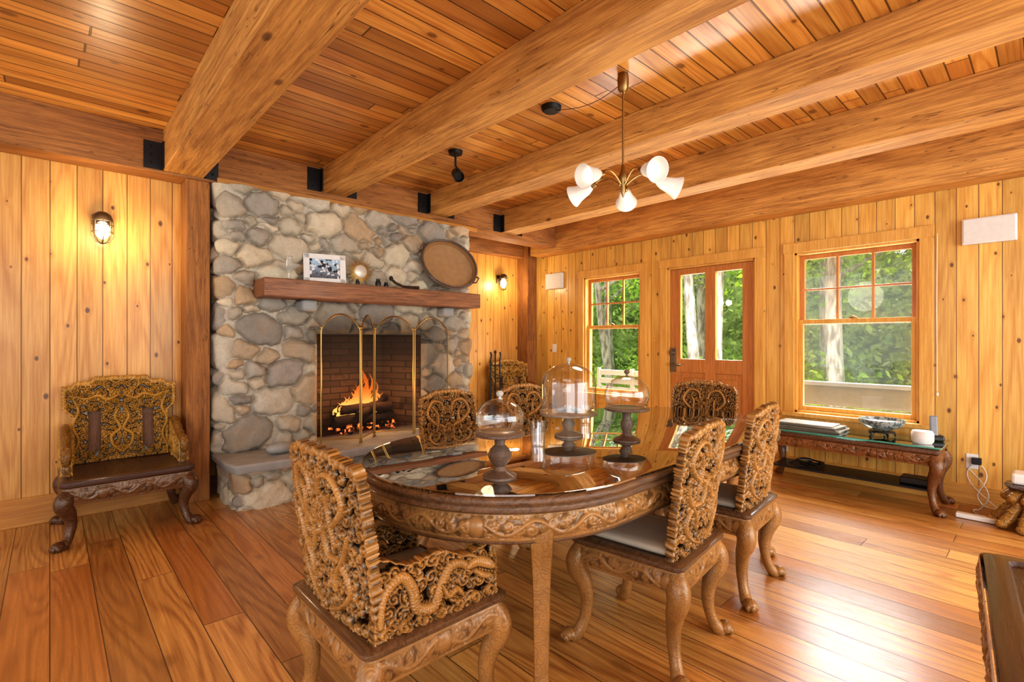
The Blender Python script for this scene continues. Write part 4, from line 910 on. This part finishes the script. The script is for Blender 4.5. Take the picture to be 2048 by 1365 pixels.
b=B(); b.lathe([(0,.26),(.15,.26),(.16,.275),(.15,.29),(0,.29)],n=32); b.obj('pedestal_top',m_dark,RS)
b=B(); b.box(-.09,.09,-.12,.12,0,.07); o=b.obj('white_console_box',m_white,None,False,.015); o.location=(4.82,.07,.291); tag(o,'white electronic device resting on carved pedestal','device')
SB=thing('sideboard','dark carved rosewood sideboard with scalloped top edge','sideboard',(1.145,-.187,.0),math.radians(5.8))
f=lambda o:rrect(.52+o,.25+o,.02)
b=B(); loft(b,f,[(-.02,.70),(0,.705),(0,.745),(-.012,.752),(-.04,.752),(-.045,.744),(-.09,.744),(-.095,.75),(-.11,.752)]); b.obj('top',m_dark,SB,ang=30)
strip('carved_edge',f(.0),.66,.745,.008,41,m_carv,SB,rows=14,bulge=.008,sp=.025)
b=B(); b.box(-.47,.47,-.21,.21,.12,.70); b.obj('body',m_dark,SB,False,.006)
for k in (-1,0,1):
    b=B(); b.box(k*.3-.135,k*.3+.135,.21,.222,.16,.62); d=b.obj('door',m_rim,SB,False,.006); b=B(); b.ball((k*.3+.1,.235,.4),.012); b.obj('knob',m_brass,d)
for x in (-1,1):
    for y in (-1,1): q=cab_leg(SB,x*.45,y*.19,.16,m_leg,1.2)
# ================================================================ OUTSIDE
b=B(); b.box(5.4,60,-40,60,-.75,-.6); struct(b.obj('ground',m_ground,smooth=False))
b=B(); b.box(5.33,8.2,-4,8,-.25,-.12); struct(b.obj('floor_deck',m_deck,smooth=False))
e=thing('deck_railing','weathered grey deck railing with broad cap','railing',(8.1,-.6,-.12)); b=B(); b.box(-.10,.10,-3.4,3.4,.74,.79); b.box(-.02,.02,-3.4,3.4,.46,.73); b.box(-.02,.02,-3.4,3.4,.05,.44)
for y in np.arange(-3.3,3.4,1.65): b.box(-.05,.05,y-.05,y+.05,0,.74)
b.obj('rails',m_pale,e,False)
e=thing('patio_bench','white painted patio bench on the deck','bench',(6.6,4.6,-.12)); b=B(); b.box(-.3,.3,-.7,.7,.42,.47)
for z in (.52,.66,.80): b.box(.27,.3,-.7,.7,z,z+.09)
for y in (-.66,0,.66): b.box(.26,.31,y-.03,y+.03,.47,.92)
for x in (-.26,.26):
    for y in (-.65,.65): b.box(x-.03,x+.03,y-.03,y+.03,0,.42)
b.obj('bench_frame',plain('bench_paint',lin((150,150,144)),.7),e,False,.01)
def leaves(n,cents,rad,size,rng):
    c=cents[rng.randint(0,len(cents),n)]; p=c+rng.normal(0,1,(n,3))*rad; d1=rng.normal(0,1,(n,3)); d1/=np.linalg.norm(d1,axis=1)[:,None]; d2=np.cross(d1,rng.normal(0,1,(n,3))); d2/=np.linalg.norm(d2,axis=1)[:,None]
    s=size*rng.uniform(.6,1.3,(n,1)); V=np.stack([p-d1*s,p+d2*s*.5,p+d1*s,p-d2*s*.5],1).reshape(-1,3); return V,np.arange(4*n).reshape(n,4)
rng=np.random.RandomState(77)
trees=[(8.9,4.62,.10,.5,.1),(8.9,4.05,.095,-.3,.3),(10.5,7.8,.09,.7,-.6),(9.6,2.4,.12,.0,.1),(11.5,5.7,.10,.3,.2),(12.5,3.3,.11,0,0),(13,9.5,.11,.3,0),(12,1.2,.1,0,.2)]
for (x,y,r,ly,lx) in trees:
    e=thing('tree','tall pale-barked tree with light green leaves outside','tree',(x,y,-.6)); b=B()
    b.tube([(lx*t,ly*t-.35*ly+.1*math.sin(t*5),9*t) for t in np.linspace(0,1,14)],[r*(1.15-.6*t) for t in np.linspace(0,1,14)],14)
    for k in range(6):
        t=.35+.1*k; a=rng.uniform(0,6.28); p=Vector((lx*t,ly*t-.35*ly,9*t)); b.tube([p,p+Vector((math.cos(a)*.8,math.sin(a)*.8,.5)),p+Vector((math.cos(a)*1.6,math.sin(a)*1.6,1.3))],[.05,.035,.015],8)
    b.obj('trunk',m_bark,e)
    cc=np.stack([rng.normal(0,1.0,22)+1.0,rng.normal(0,1.1,22),rng.uniform(2.9,8,22)],1); V,F=leaves(1300,cc,.33,.075,rng); o=npmesh('crown',V,F,m_leaf,e); o['kind']='stuff'
cc=[]
for _ in range(420):
    cc.append((rng.uniform(15,22),rng.uniform(-8,26),rng.uniform(-.6,9)))
V,F=leaves(36000,np.array(cc),.7,.14,rng); o=npmesh('foliage',V,F,m_leaf2); tag(o,'dense sunlit green woodland leaves beyond the deck','foliage',kind='stuff')
cc=[]
for _ in range(120): cc.append((rng.uniform(9.8,12.5),rng.uniform(-5,16),rng.uniform(-.5,.4)))
V,F=leaves(12000,np.array(cc),.3,.08,rng); o=npmesh('undergrowth',V,F,m_leaf); tag(o,'bright green shrubs at the edge of the deck','shrubs',kind='stuff')
def mk_far():
    m=M('far_forest'); o=xyz(m); n=m.noise(o[3],1.1,6,.7); m.pbsdf(Base_Color=m.mix(m.ss(n,.4,.6),lin((90,114,62)),lin((172,192,126))),Roughness=1.0); return m.m
b=B(); n=40; v=[]
for i in range(n+1):
    a=math.radians(-60+135*i/n); 
    for z in (-1,5.6+1.5*math.sin(i*1.7)): v.append((24*math.cos(a),24*math.sin(a)+4,z))
b.add(v,[(2*i,2*i+2,2*i+3,2*i+1) for i in range(n)]); o=b.obj('distant_treeline',mk_far()); tag(o,'distant hazy green tree line','trees',kind='stuff')
# ================================================================ LIGHT
w=D.worlds.new('world'); S.world=w; w.use_nodes=True; bg=w.node_tree.nodes['Background']; bg.inputs[0].default_value=(.92,.96,1,1); bg.inputs[1].default_value=1.5
s=D.lights.new('sun','SUN'); s.energy=4.4; s.angle=.02; s.color=(1,.95,.86); o=D.objects.new('sun',s); COL.objects.link(o); o.rotation_euler=Vector((-.42,.12,-1)).to_track_quat('-Z','Y').to_euler()
def area(loc,tgt,sx,sy,en,col):
    l=D.lights.new('added_area_fill','AREA'); l.shape='RECTANGLE'; l.size=sx; l.size_y=sy; l.energy=en; l.color=col; o=D.objects.new('added_area_fill',l); COL.objects.link(o); o.location=loc; o.rotation_euler=(Vector(tgt)-Vector(loc)).to_track_quat('-Z','Y').to_euler()
area((-1.6,-2.4,1.7),(2.6,2.6,1.9),3.2,2.0,62,(.97,.98,1))  # added soft fill lamp, unseen behind the camera
area((3.2,-3.0,1.4),(3.8,2.5,2.1),4.6,2.6,140,(.95,.97,1))  # second added fill lamp, out of view on the open side
area((7.3,1.3,4.1),(4.0,1.2,.4),3.6,2.4,1150,(.93,.97,1)); area((7.3,3.6,4.1),(4.0,3.4,.4),2.6,2.4,780,(.93,.97,1))  # added lamps hidden above the windows outside, boosting the light coming in
area((6.5,1.2,.0),(3.6,1.2,2.8),3.0,1.2,300,(.98,1,.99)); area((6.5,3.7,.0),(3.8,3.7,2.8),2.2,1.2,180,(.98,1,.99))  # added lamps below the sills outside, imitating bounce off the deck onto the ceiling
S.view_settings.view_transform='Standard'
for lk in ('Medium High Contrast','Standard - Medium High Contrast','None'):
    try: S.view_settings.look=lk; break
    except Exception: pass
S.view_settings.exposure=0.25
